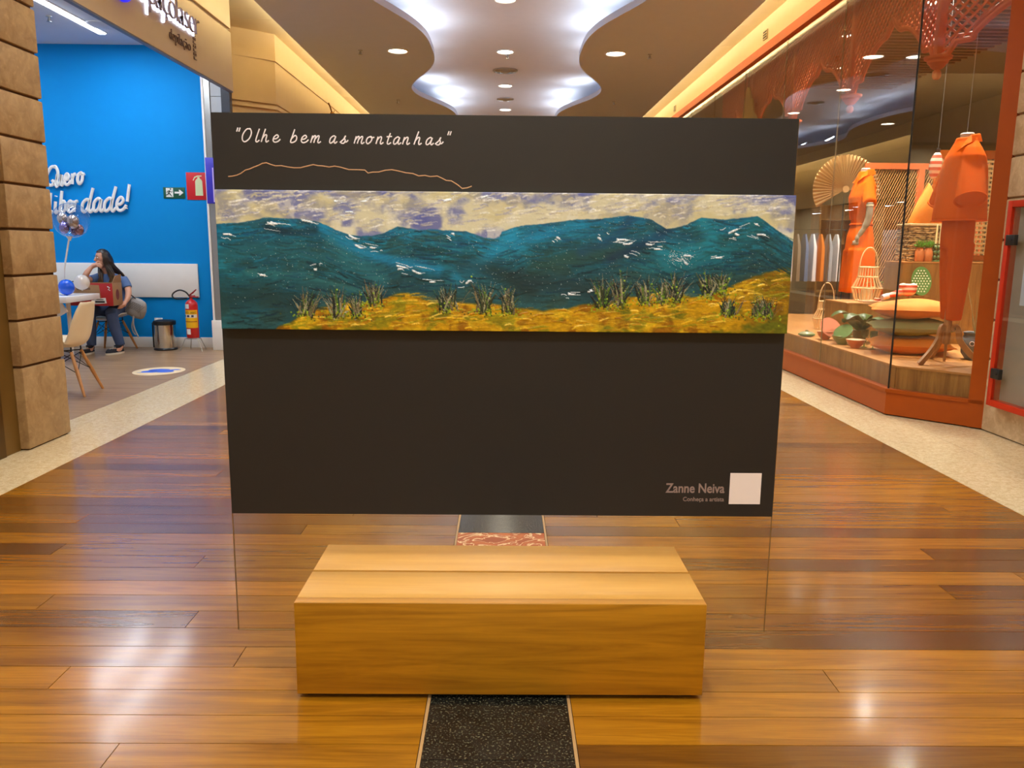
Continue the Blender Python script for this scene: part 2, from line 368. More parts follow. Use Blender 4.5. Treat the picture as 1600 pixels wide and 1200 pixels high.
# per row (k): (tones with the x where each plank ends) seen in the photograph, left side then right side
KNOWN_L = {-2: [('L', -1.9), ('M', 0)], -1: [('M', -1.2), ('L', 0)], 0: [('L', -2.2), ('L', 0)], 1: [('L', 0)], 2: [('L', -1.6), ('Y', 0)], 3: [('M', -1.0), ('M', 0)], 4: [('R', 0)], 5: [('D', -1.3), ('R', 0)],
           6: [('M', -2.0), ('M', 0)], 7: [('Y', 0)], 8: [('M', 0)], 9: [('R', -1.5), ('M', 0)], 10: [('X', -2.28), ('R', 0)], 11: [('M', 0)], 12: [('D', -1.1), ('M', 0)], 13: [('R', -2.4), ('D', 0)]}
KNOWN_R = {-2: [('M', 1.4), ('R', 9)], -1: [('D', 9)], 0: [('L', 1.9), ('L', 9)], 1: [('L', 9)], 2: [('M', 1.2), ('L', 9)], 3: [('L', 9)], 4: [('X', 9)], 5: [('D', 9)], 6: [('M', 2.6), ('M', 9)],
           7: [('M', 2.05), ('D', 9)], 8: [('Y', 2.5), ('M', 9)], 9: [('D', 9)], 10: [('L', 2.2), ('D', 9)], 11: [('L', 9)], 12: [('D', 9)], 13: [('L', 1.0), ('M', 9)], 14: [('D', .55), ('M', 9)]}
rows_far = []; count = 0
kk = -int((2.279-Y0)/ROWP)
g = .0015
while rowy(kk) < Y1-.2:
    ya, yb = rowy(kk)+g, rowy(kk+1)-g
    for side, xa, xb, known in ((-1, -3.12, -.258, KNOWN_L), (1, .238, 3.10, KNOWN_R)):
        segs = []
        if kk in known:
            x = xa
            for (t, xe) in known[kk]: xe = min(xe, xb); segs.append((x, xe, PAL[t])); x = xe
        else:
            x = xa; off = random.uniform(.5, 2.6)
            while x < xb-.05:
                xe = min(xb, x+off); xe = xb if xb-xe < .4 else xe
                segs.append((x, xe, PAL[random.choice('LLMMMMRRRDDXY')])); x = xe; off = random.uniform(1.2, 2.8)
        for (p, q_, c) in segs:
            j = 1+random.uniform(-.06, .06); c = tuple(v*j*(1+random.uniform(-.025, .025)) for v in c)
            if -3 < kk < 36 and count < 290:
                link('plank', tone_mesh('plank', [(p+g, q_-g, ya, yb, c)]), floor); count += 1
            else: rows_far.append((p+g, q_-g, ya, yb, c))
    kk += 1
o = link('plank_field', tone_mesh('plank_field', rows_far), floor); o['kind'] = 'stuff'
# black granite strip with one veined red tile
mt, nt, b = nodes('red_marble'); tc = N(nt, 'ShaderNodeTexCoord')
n1 = N(nt, 'ShaderNodeTexNoise', Scale=5.0, Detail=6.0, Distortion=2.5); nt.links.new(tc.outputs['Object'], n1.inputs['Vector'])
nt.links.new(ramp(nt, n1.outputs['Fac'], [(.38, lin((158, 74, 24))), (.47, lin((176, 86, 30))), (.497, lin((252, 228, 180))), (.525, lin((170, 80, 28))), (.62, lin((190, 104, 44)))]), b.inputs['Base Color']); b.inputs['Roughness'].default_value = .4; b.inputs['Specular IOR Level'].default_value = .25
m_red = mt
k = -19
while 2.201+.4905*k < Y1:
    y = 2.201+.4905*k
    near = 0 <= k < 8 or -1 <= k
    if k >= -2 and k < 14:
        link('tile', MB().bb((-.245, y+.0015, -.013), (.225, y+.489, 0)).mesh('tile', m_red if k == 3 else m_granite_b), floor)
    k += 1
part('strip_end', MB().bb((-.245, Y0, -.013), (.225, 2.201-2*.4905, 0)).bb((-.245, 2.201+14*.4905, -.013), (.225, Y1, 0)), m_granite_b, floor)
part('strip_edging', MB().bb((-.257, Y0, -.013), (-.2465, Y1, .0008)).bb((.2265, Y0, -.013), (.237, Y1, .0008)), m_trim_b, floor)
# granite borders
def border(name, x0, x1, ya, yb, L, base):
    y = ya
    while y < yb-.01:
        ye = min(yb, y+L)
        link('tile', MB().bb((x0+.001, y+.001, -.05), (x1-.001, ye-.001, .0)).mesh('tile', m_granite_c), base); y = ye
bl = struct('floor_border_left', MB().bb((-3.86, Y0, -.12), (-3.12, Y1, -.012)), m_gap)
border('l', -3.627, -3.121, 2.9, 17, .62, bl); border('l2', -3.84, -3.627, 6.43, 12.0, .62, bl)
part('tile_field', MB().bb((-3.627, Y0, -.05), (-3.121, 2.899, 0)).bb((-3.627, 17.02, -.05), (-3.121, Y1, 0)).bb((-3.84, Y0, -.05), (-3.629, 6.428, -.001)).bb((-3.84, 12.001, -.05), (-3.629, Y1, -.001)), m_granite_c, bl)
br = struct('floor_border_right', MB().bb((3.10, Y0, -.12), (4.4, Y1, -.012)), m_gap)
border('r', 3.101, 3.66, 2.6, 17, .62, br); border('r2', 3.66, 4.22, 3.4, 7.4, .62, br)
part('tile_field', MB().bb((3.101, Y0, -.05), (3.66, 2.599, 0)).bb((3.101, 16.56, -.05), (3.66, Y1, 0)).bb((3.662, Y0, -.05), (4.22, 3.398, 0)), m_granite_c, br)

# ------------------------------------------------------------------ ceiling
def soffit(s):
    ys = np.linspace(Y0, Y1, 320)
    outer = [(s*3.11, Y0), (s*3.11, Y1)]
    inner = [(s*wave(y), y) for y in ys[::-1]]
    mb = MB(); mb.prism(outer+inner, (0, 0, ZS), (1, 0, 0), (0, 1, 0), .09)
    return mb
struct('ceiling_soffit_left', soffit(-1), m_soffit, ang=60); struct('ceiling_soffit_right', soffit(1), m_soffit, ang=60)
struct('ceiling', MB().bb((-2.86, Y0, ZC), (2.86, Y1, ZC+.1)), m_ceil)
for s, nm in ((-1, 'left'), (1, 'right')):
    struct('ceiling_upstand_'+nm, MB().bb((s*2.82, Y0, ZS+.09), (s*2.86, Y1, ZC)), m_ceil)
    rc = struct('ceiling_recess_'+nm, MB().bb((s*2.86, Y0, ZR+.012), (s*4.7, Y1, ZR+.09)), m_gap)
    y = Y0
    while y < Y1:
        ye = min(Y1, y+1.2)
        link('panel', MB().bb((s*2.87, y+.003, ZR), (s*4.7, ye-.003, ZR+.011)).mesh('panel', m_cream), rc); y = ye
def downlight(x, y, z, label, group):
    t = thing('downlight', label, 'ceiling light', (x, y, z), group)
    part('trim_ring', MB().lathe([(.165, 0), (.168, -.012), (.150, -.016), (.138, -.006), (.138, .0)], (x, y, z), 32, cap=False), m_white, t)
    part('diffuser', MB().lathe([(.0, -.004), (.139, -.004), (.139, 0.0)], (x, y, z), 32, cap=False), m_lamp, t); return t
base_d = None
for i, (x, y) in enumerate(SOFFIT_LAMPS):
    vis = abs(y-12.9) < .1
    lab = ('round downlight in the left scalloped ceiling wing' if x < 0 else 'round downlight in the right scalloped ceiling wing') if vis else 'round downlight in a scalloped ceiling wing out of direct view'
    if base_d is None: base_d = downlight(x, y, ZS, lab, 'downlights in the scalloped wings')
    else: dup(base_d, (x, y, ZS), lab, 'downlights in the scalloped wings')
CN = {0: 'round downlight in the raised central ceiling, cut by the top of the photo', 1: 'round downlight in the central ceiling nearest before the round vent', 2: 'round downlight in the central ceiling between the two round vents', 3: 'round downlight in the central ceiling just above the black panel'}
for i, (x, y) in enumerate(CENTRE_LAMPS):
    dup(base_d, (x, y, ZC), CN.get(i-6, 'round downlight along the raised central ceiling out of direct view'), 'downlights along the central ceiling')
def vent(y, lab, s=1):
    x = -.03
    t = thing('ceiling_vent', lab, 'vent', (x, y, ZC), 'round vents in the central ceiling')
    for i, r in enumerate((.25, .20, .15, .10)):
        part('ring', MB().lathe([(r*s, 0), (r*s, -.018-.006*i), (r*s-.03, -.026-.006*i), (r*s-.034, -.006-.006*i)], (x, y, ZC), 32, cap=False), m_metal, t)
    part('hub', MB().lathe([(.06*s, -.0), (.06*s, -.045), (0, -.045)], (x, y, ZC), 24, cap=False), m_metal, t)
vent(16.6, 'large round grey air vent in the middle of the raised ceiling'); vent(19.7, 'small distant round air vent in the raised ceiling above the panel', .8)
def sprinkler(x, y, z, lab):
    t = thing('sprinkler', lab, 'sprinkler', (x, y, z), 'fire sprinklers on the ceiling')
    part('escutcheon', MB().lathe([(.035, 0), (.033, -.008), (.01, -.012)], (x, y, z), 16), m_metal, t)
    part('head', MB().tube([(x, y, z), (x, y, z-.06)], .010, 8).lathe([(.0, -.055), (.032, -.062), (.032, -.066), (0, -.07)], (x, y, z), 12).tube([(x-.02, y, z-.06), (x-.016, y, z-.03), (x, y, z-.015), (x+.016, y, z-.03), (x+.02, y, z-.06)], .004, 6), m_metal, t)
sprinkler(-2.25, 12.9, ZS, 'small ceiling sprinkler left of the left wing downlight'); sprinkler(-2.23, 17.1, ZS, 'small far ceiling sprinkler on the left wing above the panel')
sprinkler(2.21, 12.95, ZS, 'small ceiling sprinkler right of the right wing downlight'); sprinkler(2.2, 17.0, ZS, 'small far ceiling sprinkler on the right wing above the panel')
sprinkler(.01, 15.35, ZC, 'small ceiling sprinkler below the central downlight')

# ------------------------------------------------------------------ left side: pillar, shopfront, fascia, store
pil = struct('wall_pillar', MB().bb((-4.2, 5.87, 0), (-3.592, 6.405, 5.0)), M('mortar', (96, 66, 38), .8))
zs_ = [0, .632, .976, 1.305, 1.643, 1.968, 2.300, 2.623, 2.955, 3.285, 3.615, 3.945, 4.275, 4.605, 4.93]
for a, b_ in zip(zs_[:-1], zs_[1:]):
    link('stone_block', MB().bb((-4.21, 5.849, a+.009), (-3.57, 6.425, b_-.009), bev=.012).mesh('stone_block', m_trav), pil)
# near glazed shopfront
shopb = M('amber_panel', (176, 112, 34), .4, var=.1)
struct('wall_left_near', MB().bb((-5.4, Y0, 0), (-5.2, 5.84, 4.9)).bb((-5.2, 5.80, 0), (-4.2, 5.95, 4.9)), m_beige)
struct('floor_left_near', MB().bb((-5.2, Y0, -.1), (-3.86, 5.84, 0)), m_granite_c)
struct('ceiling_left_near', MB().bb((-5.2, Y0, 3.6), (-3.7, 5.84, 3.7)), m_cream)
struct('wall_left_header', MB().bb((-3.75, Y0, 3.45), (-3.60, 5.84, 4.9)), m_fascia)
for i in range(5):
    y1 = 5.56-2.3*i
    struct('window_left_%d' % (i+1), MB().bb((-3.668, y1-2.27, .06), (-3.656, y1-.02, 3.45)), m_glass)
struct('trim_left', MB().bb((-3.69, 5.56, 0), (-3.63, 5.66, 3.46)).bb((-3.69, Y0, 0), (-3.63, 5.56, .06)).bb((-3.69, Y0, 3.40), (-3.63, 5.56, 3.46)), m_bronze)
struct('trim_1', MB().bb((-3.72, 5.66, 0), (-3.64, 5.849, 4.9)), M('bronze_jamb', (122, 92, 40), .35, .4))
t = thing('display_cabinet', 'amber wood display cabinet behind the far left shop glass', 'cabinet', (-4.6, 5.2, 0))
part('body', MB().bb((-5.15, 4.4, 0), (-4.3, 5.55, .42), bev=.008), M('olive_block', (132, 104, 40), .5), t)
part('panel', MB().bb((-5.15, 5.35, .42), (-4.35, 5.55, 2.6), bev=.006), shopb, t)
for yy_ in (5.0, 3.2, 1.4): area('near_shop_glow', (-4.6, yy_, 3.55), .16, .16, 22, WARM, shape='DISK')
# fascia over the store opening
struct('wall_fascia', MB().bb((-3.65, 6.43, 3.53), (-3.60, 11.0, 4.26)).bb((-3.65, 6.43, 4.26), (-3.63, 11.0, 4.31)).bb((-3.65, 6.43, 4.31), (-3.60, 11.0, 4.95)), m_fascia)
struct('trim_2', MB().bb((-3.65, 6.43, 3.512), (-3.603, 10.99, 3.53)), M('blue_grey_edge', (96, 112, 150), .4))
# store
YB = 12.0
struct('wall_back', MB().bb((-9, YB, 0), (-4.29, YB+.12, 4.4)), m_blue)
struct('wall_store_left', MB().bb((-9.1, 5.9, 0), (-9, YB, 4.4)), m_white)
struct('wall_store_front', MB().bb((-9, 5.96, 0), (-4.2, 6.06, 4.4)), m_white)
struct('ceiling_store', MB().bb((-9, 5.96, 4.33), (-3.66, 11.0, 4.45)).bb((-9, 11.0, 4.33), (-3.9, 11.84, 4.45)).bb((-9, 11.84, 4.33), (-4.25, YB+.1, 4.45)), m_storeceil)
struct('floor_store', MB().bb((-9, 5.9, -.1), (-3.842, YB+.1, 0)), m_vinyl)
struct('baseboard_back', MB().bb((-9, YB-.016, 0), (-4.29, YB, .155), bev=.003), m_white)
colm = struct('wall_store_column', MB().bb((-4.29, 11.78, 0), (-3.90, 11.84, 4.32)), m_gap)
m_gtile = M('grey_tile', (172, 178, 186), .35, var=.08)
z = 0
for k in range(8):
    link('tile', MB().bb((-4.18, 11.765, z+.003), (-4.02, 11.78, min(4.31, z+.597))).mesh('tile', m_gtile), colm); z += .6
struct('trim_3', MB().bb((-4.30, 11.74, 0), (-4.27, 11.79, 4.33)), m_white)
struct('trim_4', MB().bb((-4.27, 11.75, 0), (-4.185, 11.79, 4.33)), m_metal)
struct('trim_5', MB().bb((-4.015, 11.72, 0), (-3.895, 11.80, 4.32)), M('navy_post', (34, 36, 52), .4))
struct('baseboard_column', MB().bb((-4.31, 11.70, 0), (-3.88, 11.74, .44), bev=.004), m_white)
t = thing('column_sign', 'violet blue upright panel on the grey column beside the extinguisher sign', 'sign', (-4.22, 11.73, 2.2))
part('board', MB().bb((-4.285, 11.72, 2.12), (-4.13, 11.738, 2.76), bev=.003), M('violet_blue', (58, 52, 190), .4), t)
part('stripe', MB().bb((-4.19, 11.716, 2.14), (-4.175, 11.72, 2.62)), M('lilac', (206, 190, 250), .5), t)
# store light fittings
for i, (x, y0, y1) in enumerate([(-5.43, 9.0, 11.35), (-4.75, 8.2, 11.2), (-7.2, 8.2, 11.2)]):
    lab = ['long white linear ceiling lamp in the blue walled store', 'linear ceiling lamp behind the store fascia', 'linear ceiling lamp deep inside the store behind the pillar'][i]
    t = thing('linear_lamp', lab, 'ceiling light', (x, (y0+y1)/2, 4.33), 'linear lamps in the store')
    part('housing', MB().bb((x-.06, y0-.02, 4.318), (x+.06, y1+.02, 4.33)), m_white, t)
    part('diffuser', MB().bb((x-.045, y0, 4.306), (x+.045, y1, 4.318)), m_led, t)
sprinkler(-5.72, 10.6, 4.33, 'small sprinkler on the pale store ceiling beside the linear lamp')
t = thing('ceiling_plate', 'flat round plate on the pale store ceiling', 'vent', (-5.45, 11.15, 4.33)); part('plate', MB().lathe([(.2, 0), (.2, -.012), (.17, -.02), (0, -.02)], (-5.25, 10.95, 4.33), 28, cap=False), m_storeceil, t)
# chair rail panel and socket
tag(solo('wall_panel', MB().bb((-8.2, YB-.035, .755), (-4.575, YB-.001, 1.255), bev=.006), m_white, 'wide white protective board fixed along the blue wall', 'wall panel', (-6, YB, .75)))
t = thing('wall_socket', 'white socket plate low on the blue wall behind the bin', 'socket', (-5.2, YB, .37))
part('plate', MB().bb((-5.27, YB-.018, .30), (-5.15, YB-.001, .445), bev=.004), m_white, t)
part('outlet', MB().bb((-5.24, YB-.022, .34), (-5.18, YB-.017, .405), bev=.004), m_print, t)
# fascia sign
t = thing('shop_sign', 'backlit shop name in thin dark letters with a blue disc on the fascia', 'sign', (-3.6, 9.0, 4.0))
sx = -3.60
m_signl = M('sign_letter', (124, 104, 100), .35, .3)
m_halo = emis('sign_halo', (220, 226, 255), 2.6)
part('disc', MB().lathe([(.0, .05), (.24, .05), (.26, .02), (.26, 0)], (sx+.002, 7.93, 4.03), 36, R=Matrix.Rotation(PI/2, 3, 'Y')), M('sign_blue', (26, 36, 232), .3, emit=(30, 40, 255), es=.9), t)
y = 8.12
for ch in 'espaçolaser':
    mb, w_ = text_mb(ch, .41, .02, (sx+.035, y, 3.90), (0, 1, 0), (0, 0, 1), offset=-.011)
    part('letter', mb, m_signl, t)
    mb2, _ = text_mb(ch, .41, .012, (sx+.004, y, 3.895), (0, 1, 0), (0, 0, 1), offset=.004)
    part('letter_glow', mb2, m_halo, t)
    y += w_*.86+.018
Y_END = y
y = 8.98
for ch in 'depilação':
    mb, w_ = text_mb(ch, .17, .012, (sx+.002, y, 3.70), (0, 1, 0), (0, 0, 1), offset=-.004); part('letter', mb, m_signl, t); y += w_*.92+.009
mb = MB()
for k in range(7):
    z = 3.90-.043*k; mb.bb((sx+.001, 9.66, z), (sx+.010, 9.68, z+.03)); mb.bb((sx+.001, 9.66, z), (sx+.010, 9.74, z+.008)); 
    if k % 2: mb.bb((sx+.001, 9.72, z), (sx+.010, 9.74, z+.03))
part('small_lettering', mb, m_signl, t)

# panels beyond the store
struct('wall_left_beyond', MB().prism([(-4.3, 12.4), (-4.1, 12.565), (-3.6, 13.02), (-3.6, Y1), (-4.3, Y1)], (0, 0, 3.02), (1, 0, 0), (0, 1, 0), 1.33)
       .prism([(-4.3, 12.40), (-4.12, 12.545), (-3.585, 13.0), (-3.585, Y1), (-4.3, Y1)], (0, 0, 4.345), (1, 0, 0), (0, 1, 0), .42)
       .prism([(-4.3, 12.35), (-4.12, 12.50), (-3.57, 12.98), (-3.57, Y1), (-4.3, Y1)], (0, 0, 3.62), (1, 0, 0), (0, 1, 0), .05)
       .prism([(-4.3, 12.35), (-4.12, 12.50), (-3.57, 12.98), (-3.57, Y1), (-4.3, Y1)], (0, 0, 3.70), (1, 0, 0), (0, 1, 0), .03), m_beige)
struct('wall_left_bays_back', MB().bb((-5.6, 12.4, 0), (-5.5, Y1, 3.1)).bb((-5.5, 12.3, 3.02), (-3.62, Y1, 3.1)).bb((-5.5, 12.3, -.1), (-3.86, Y1, 0)), m_dark)
yy = 13.0
for k in range(7):
    struct('wall_bay_pier_%d' % (k+1), MB().bb((-4.2, yy, 0), (-3.6, yy+.55, 3.05)), m_trav if k % 2 else m_beige)
    struct('window_bay_%d' % (k+1), MB().bb((-3.72, yy+.55, .1), (-3.708, min(yy+2.9, Y1), 3.02)), m_glass)
    area('bay_glow', (-4.6, yy+1.7, 2.95), .8, 1.2, 35, WARM if k % 2 else COOL)
    sh = struct('wall_bay_shelf_%d' % (k+1), MB().bb((-5.49, yy+.6, .3), (-5.1, yy+2.7, 2.2)), [m_white, m_orange, m_gtile, m_oak][k % 4])
    yy += 2.9
t = thing('brass_figure', 'small brass bird like ornament on the ledge above the panel', 'ornament', (-3.45, 16.6, 3.75))
part('body', MB().ball((-3.47, 16.6, 4.13), (.05, .12, .05)).tube([(-3.47, 16.66, 4.14), (-3.47, 16.78, 4.22)], [.03, .012]), M('brass', (150, 104, 30), .3, .8), t)
part('stem', MB().tube([(-3.47, 16.55, 4.12), (-3.48, 16.4, 4.24), (-3.50, 16.36, 4.3)], .014).tube([(-3.47, 16.6, 4.1), (-3.52, 16.6, 3.9), (-3.572, 16.6, 3.72)], .014), M('brass_dark', (128, 86, 24), .35, .8), t)

# ------------------------------------------------------------------ right side: shopfront
P0 = Vector((3.635, 7.405, 0)); Q0 = Vector((4.207, 6.807, 0)); DB = (Q0-P0).normalized(); NB = Vector((-DB.y, DB.x, 0))   # NB points into the shop
if NB.x < 0: NB = -NB
def seg_prism(mb, off0, off1, z0, z1, yfar=Y1):   # a band along the window line, between two inward offsets
    def cor(o):
        t_ = (3.635+o-(P0.x+NB.x*o))/DB.x; return (3.635+o, P0.y+NB.y*o+DB.y*t_)
    def end(o): p = Q0+NB*o; return (p.x, p.y)
    a, b_ = cor(off0), cor(off1)
    mb.prism([(3.635+off0, yfar), a, end(off0), end(off1), b_, (3.635+off1, yfar)], (0, 0, z0), (1, 0, 0), (0, 1, 0), z1-z0); return mb
fr = struct('trim_6', seg_prism(MB(), 0, .10, .012, .25), m_orange)
struct('trim_7', seg_prism(MB(), -.012, .05, .222, .256), m_orange)
struct('trim_8', seg_prism(MB(), -.02, .10, 4.265, 4.385), m_coral)
struct('wall_right_header', seg_prism(MB(), .0, .14, 4.385, 4.95), m_cream)
jb = MB(); s0 = (Q0-P0).length
p1 = P0+DB*(s0-.118); p2 = P0+DB*(s0+.01)
jb.prism([((p1-NB*.012).x, (p1-NB*.012).y), ((p2-NB*.012).x, (p2-NB*.012).y), ((p2+NB*.10).x, (p2+NB*.10).y), ((p1+NB*.10).x, (p1+NB*.10).y)], (0, 0, .012), (1, 0, 0), (0, 1, 0), 4.26)
struct('trim_9', jb, m_orange)
edges = [7.412, 9.12, 10.95, 12.78, 14.6, 16.4, 18.2, 20.0, 21.8, 23.6, 25.4, 27.2, 29, 31, 32.8]
for i in range(len(edges)-1):
    struct('window_%d' % (i+1), MB().bb((3.660, edges[i]+.004, .25), (3.672, edges[i+1]-.004, 4.27)), m_glass)
a = P0+DB*.01+NB*.028; b_ = P0+DB*(s0-.115)+NB*.028
struct('window_15', MB().prism([(a.x, a.y), (b_.x, b_.y), ((b_+NB*.012).x, (b_+NB*.012).y), ((a+NB*.012).x, (a+NB*.012).y)], (0, 0, .25), (1, 0, 0), (0, 1, 0), 4.02), m_glass)
struct('trim_10', MB().tube([(3.662, 7.425, .25), (3.662, 7.425, 4.27)], .009, 6), m_black)
for i, e in enumerate(edges[1:7]):
    struct('trim_%d' % (11+i), MB().bb((3.661, e-.0035, .25), (3.671, e+.0035, 4.27)), M('silicone', (150, 132, 100), .4))
# shop shell
m_shopw = M('shop_wall', (150, 140, 116), .7)
e0 = Q0+NB*.05
struct('floor_shop', MB().prism([(3.70, Y1), (3.70, 7.44), (e0.x, e0.y), (9, 6.85), (9, Y1)], (0, 0, -.1), (1, 0, 0), (0, 1, 0), .1), wood('shop_floor_wood', (150, 104, 58), (110, 70, 34), 'Y'))
struct('wall_shop_back', MB().bb((8.9, 6.8, 0), (9.0, Y1, 4.4)), m_shopw)
struct('wall_shop_side', MB().bb((4.32, 6.72, 0), (9.0, 6.82, 4.9)), m_shopw)
sl = struct('ceiling_shop', MB().prism([(3.70, Y1), (3.70, 7.44), (e0.x, e0.y), (9, 6.82), (9, Y1)], (0, 0, 4.34), (1, 0, 0), (0, 1, 0), .11), M('shop_ceiling', (150, 140, 116), .7))
mb = MB()
for k in range(46):
    mb.bb((4.2, 7.0+.16*k, 4.27), (6.6, 7.05+.16*k, 4.34))
o = part('slat_field', mb, M('ceiling_slat', (150, 118, 76), .6), sl); o['kind'] = 'stuff'
# stone wall on the right, near
sw = struct('wall_right', MB().bb((4.222, Y0, 0), (4.6, 6.78, 5.0)), M('mortar_pale', (140, 112, 80), .8))
gz = [0, .632, .968, 1.312, 1.646, 1.989, 2.328, 2.66, 3.0, 3.33, 3.66, 4.0, 4.33, 4.66, 4.95]
for i, (a, b_) in enumerate(zip(gz[:-1], gz[1:])):
    y = 6.80; L = .9 if i % 2 else 1.3
    while y > 3.9:
        link('stone_block', MB().bb((4.2, max(3.9, y-L)+.006, a+.008), (4.5, y-.006, b_-.008), bev=.012).mesh('stone_block', m_trav2), sw); y -= L; L = 1.3
part('block_field', MB().bb((4.2, Y0, 0), (4.5, 3.895, 4.95)), m_trav2, sw, kind='stuff')
# red framed case on the stone wall
t = thing('display_case', 'red framed wall case with hinged glass door on the pale stone wall', 'display case', (4.2, 5.9, 1.1))
part('back_panel', MB().bb((4.175, 5.05, .31), (4.199, 6.55, 1.91)), M('grey_board', (150, 146, 140), .5), t)
part('poster', MB().bb((4.170, 5.1, 1.12), (4.175, 6.42, 1.85)), M('pale_blue_poster', (196, 214, 238), .5, var=.15, vs=3), t)
m_redf = M('red_frame', (186, 44, 8), .45, spec=.3)
part('frame', MB().bb((4.10, 6.548, .265), (4.199, 6.604, 1.957), bev=.004).bb((4.10, 5.0, .265), (4.199, 6.548, .318), bev=.004).bb((4.10, 5.0, 1.905), (4.199, 6.548, 1.957), bev=.004).bb((4.10, 5.0, .318), (4.199, 5.05, 1.905), bev=.004), m_redf, t)
dr = part('door', MB().bb((4.108, 5.06, .325), (4.116, 6.52, 1.90)), m_glass, t)
for zz in (.50, 1.60):
    part('hinge', MB().bb((4.090, 6.46, zz), (4.125, 6.572, zz+.085), bev=.004).lathe([(.008, 0), (.008, .006)], (4.088, 6.49, zz+.04), 10), m_black, t)
# end walls
struct('wall_front', MB().bb((-9, Y0-.1, 0), (9, Y0, 5)), m_beige)
struct('wall_far', MB().bb((-9, Y1, 0), (9, Y1+.1, 5)), m_beige)
for i, yv in enumerate((11.79, 17.84)):
    t = thing('wall_speaker', ['small grey wall grille on the cream band above the orange header, nearer one', 'small grey wall grille on the cream band above the orange header, farther one'][i], 'grille', (3.63, yv, 4.5))
    part('plate', MB().bb((3.618, yv-.09, 4.455), (3.634, yv+.09, 4.575), bev=.003), M('grey_grille', (190, 168, 128), .5), t)
    part('slot', MB().bb((3.615, yv-.07, 4.475), (3.618, yv+.07, 4.49)).bb((3.615, yv-.07, 4.51), (3.618, yv+.07, 4.525)).bb((3.615, yv-.07, 4.545), (3.618, yv+.07, 4.56)), m_dark, t)
# ------------------------------------------------------------------ bench
BX0, BX1, BY0, BY1, BZ = -.707, .696, 2.530, 3.066, .354
SLOT = 2.803
t = thing('bench', 'low blond wooden block bench holding the clear board upright in its slot', 'bench', (0, 2.8, 0))
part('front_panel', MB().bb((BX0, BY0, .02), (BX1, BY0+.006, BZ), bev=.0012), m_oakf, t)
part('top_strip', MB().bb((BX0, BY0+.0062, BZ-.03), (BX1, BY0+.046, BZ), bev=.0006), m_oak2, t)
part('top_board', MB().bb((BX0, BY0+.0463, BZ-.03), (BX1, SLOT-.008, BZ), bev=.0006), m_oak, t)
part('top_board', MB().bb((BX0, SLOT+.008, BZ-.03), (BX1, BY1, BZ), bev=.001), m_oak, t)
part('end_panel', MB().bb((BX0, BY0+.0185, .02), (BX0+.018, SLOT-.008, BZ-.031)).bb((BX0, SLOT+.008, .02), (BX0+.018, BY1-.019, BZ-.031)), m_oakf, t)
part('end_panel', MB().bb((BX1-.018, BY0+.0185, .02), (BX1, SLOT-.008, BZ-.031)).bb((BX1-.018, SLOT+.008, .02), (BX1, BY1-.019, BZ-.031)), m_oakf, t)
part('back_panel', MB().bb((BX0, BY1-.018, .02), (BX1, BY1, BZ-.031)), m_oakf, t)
part('plinth', MB().bb((BX0+.03, BY0+.03, 0), (BX1-.03, SLOT-.02, .021)).bb((BX0+.03, SLOT+.02, 0), (BX1-.03, BY1-.03, .021)), m_dark, t)
part('slot_rail', MB().bb((BX0+.02, SLOT-.03, .021), (BX1-.02, SLOT+.03, .112)), m_dark, t)

# ------------------------------------------------------------------ clear board with black vinyl, lettering
AX0, AX1 = -.995, .9935
t = thing('display_board', 'tall clear acrylic board with a black vinyl face standing in the bench slot', 'display board', (0, SLOT, .115))
sh = MB().bb((AX0, SLOT, .117), (AX1, SLOT+.008, 1.985))
ash = part('acrylic_sheet', sh, m_acryl, t, label='clear lower acrylic sheet')
part('polished_edge', MB().bb((AX0-.0018, SLOT, .117), (AX0, SLOT+.008, 1.985)).bb((AX1, SLOT, .117), (AX1+.0018, SLOT+.008, 1.985)).bb((AX0, SLOT, .1155), (AX1, SLOT+.008, .117)), m_acryl_e, t)
part('vinyl_face', MB().bb((AX0-.001, SLOT-.0016, .576), (AX1, SLOT-.0002, 1.987)), m_film, t)
part('vinyl_back', MB().bb((AX0-.001, SLOT+.0082, .576), (AX1, SLOT+.0095, 1.987)), m_film, t)
ft = SLOT-.0018
U, V = (1, 0, 0), (0, 0, 1)
def cx(x): return 320+x/3.3333                   # photo pixel of a point in the lettering study
PXW = (AX1-AX0)/903.0                            # metres per photo pixel on the board
def bx(px, py=215): return (px-800)/1241.07*2.79 - 0.018*0 + BX_OFF
BX_OFF = 0.0
def world_x(px): return -.923 + (px-365)*(.734/339.0)
letters = MB()
word = [('"', 365.5), ('O', 376.5), ('l', 397.5), ('h', 407.0), ('e', 424.5), ('b', 452.5), ('e', 468.5), ('m', 484.0), ('a', 513.0), ('s', 531.5),
        ('m', 552.0), ('o', 570.5), ('n', 586.5), ('t', 602.5), ('a', 613.0), ('n', 628.0), ('h', 646.0), ('a', 664.0), ('s', 680.5), ('"', 695.0)]
for ch, px in word:
    zb = 1.8925 - (px-365)*(.0043/339)
    xs = .0265 if ch not in 'Os' else .024
    if ch == 'm': xs = .0295
    letters = MB(); stroke_letter(letters, ch, (world_x(px), ft, zb), U, V, xs, .0240, 0.0043, .0012, slant=.24); part('letter', letters, m_print, t)
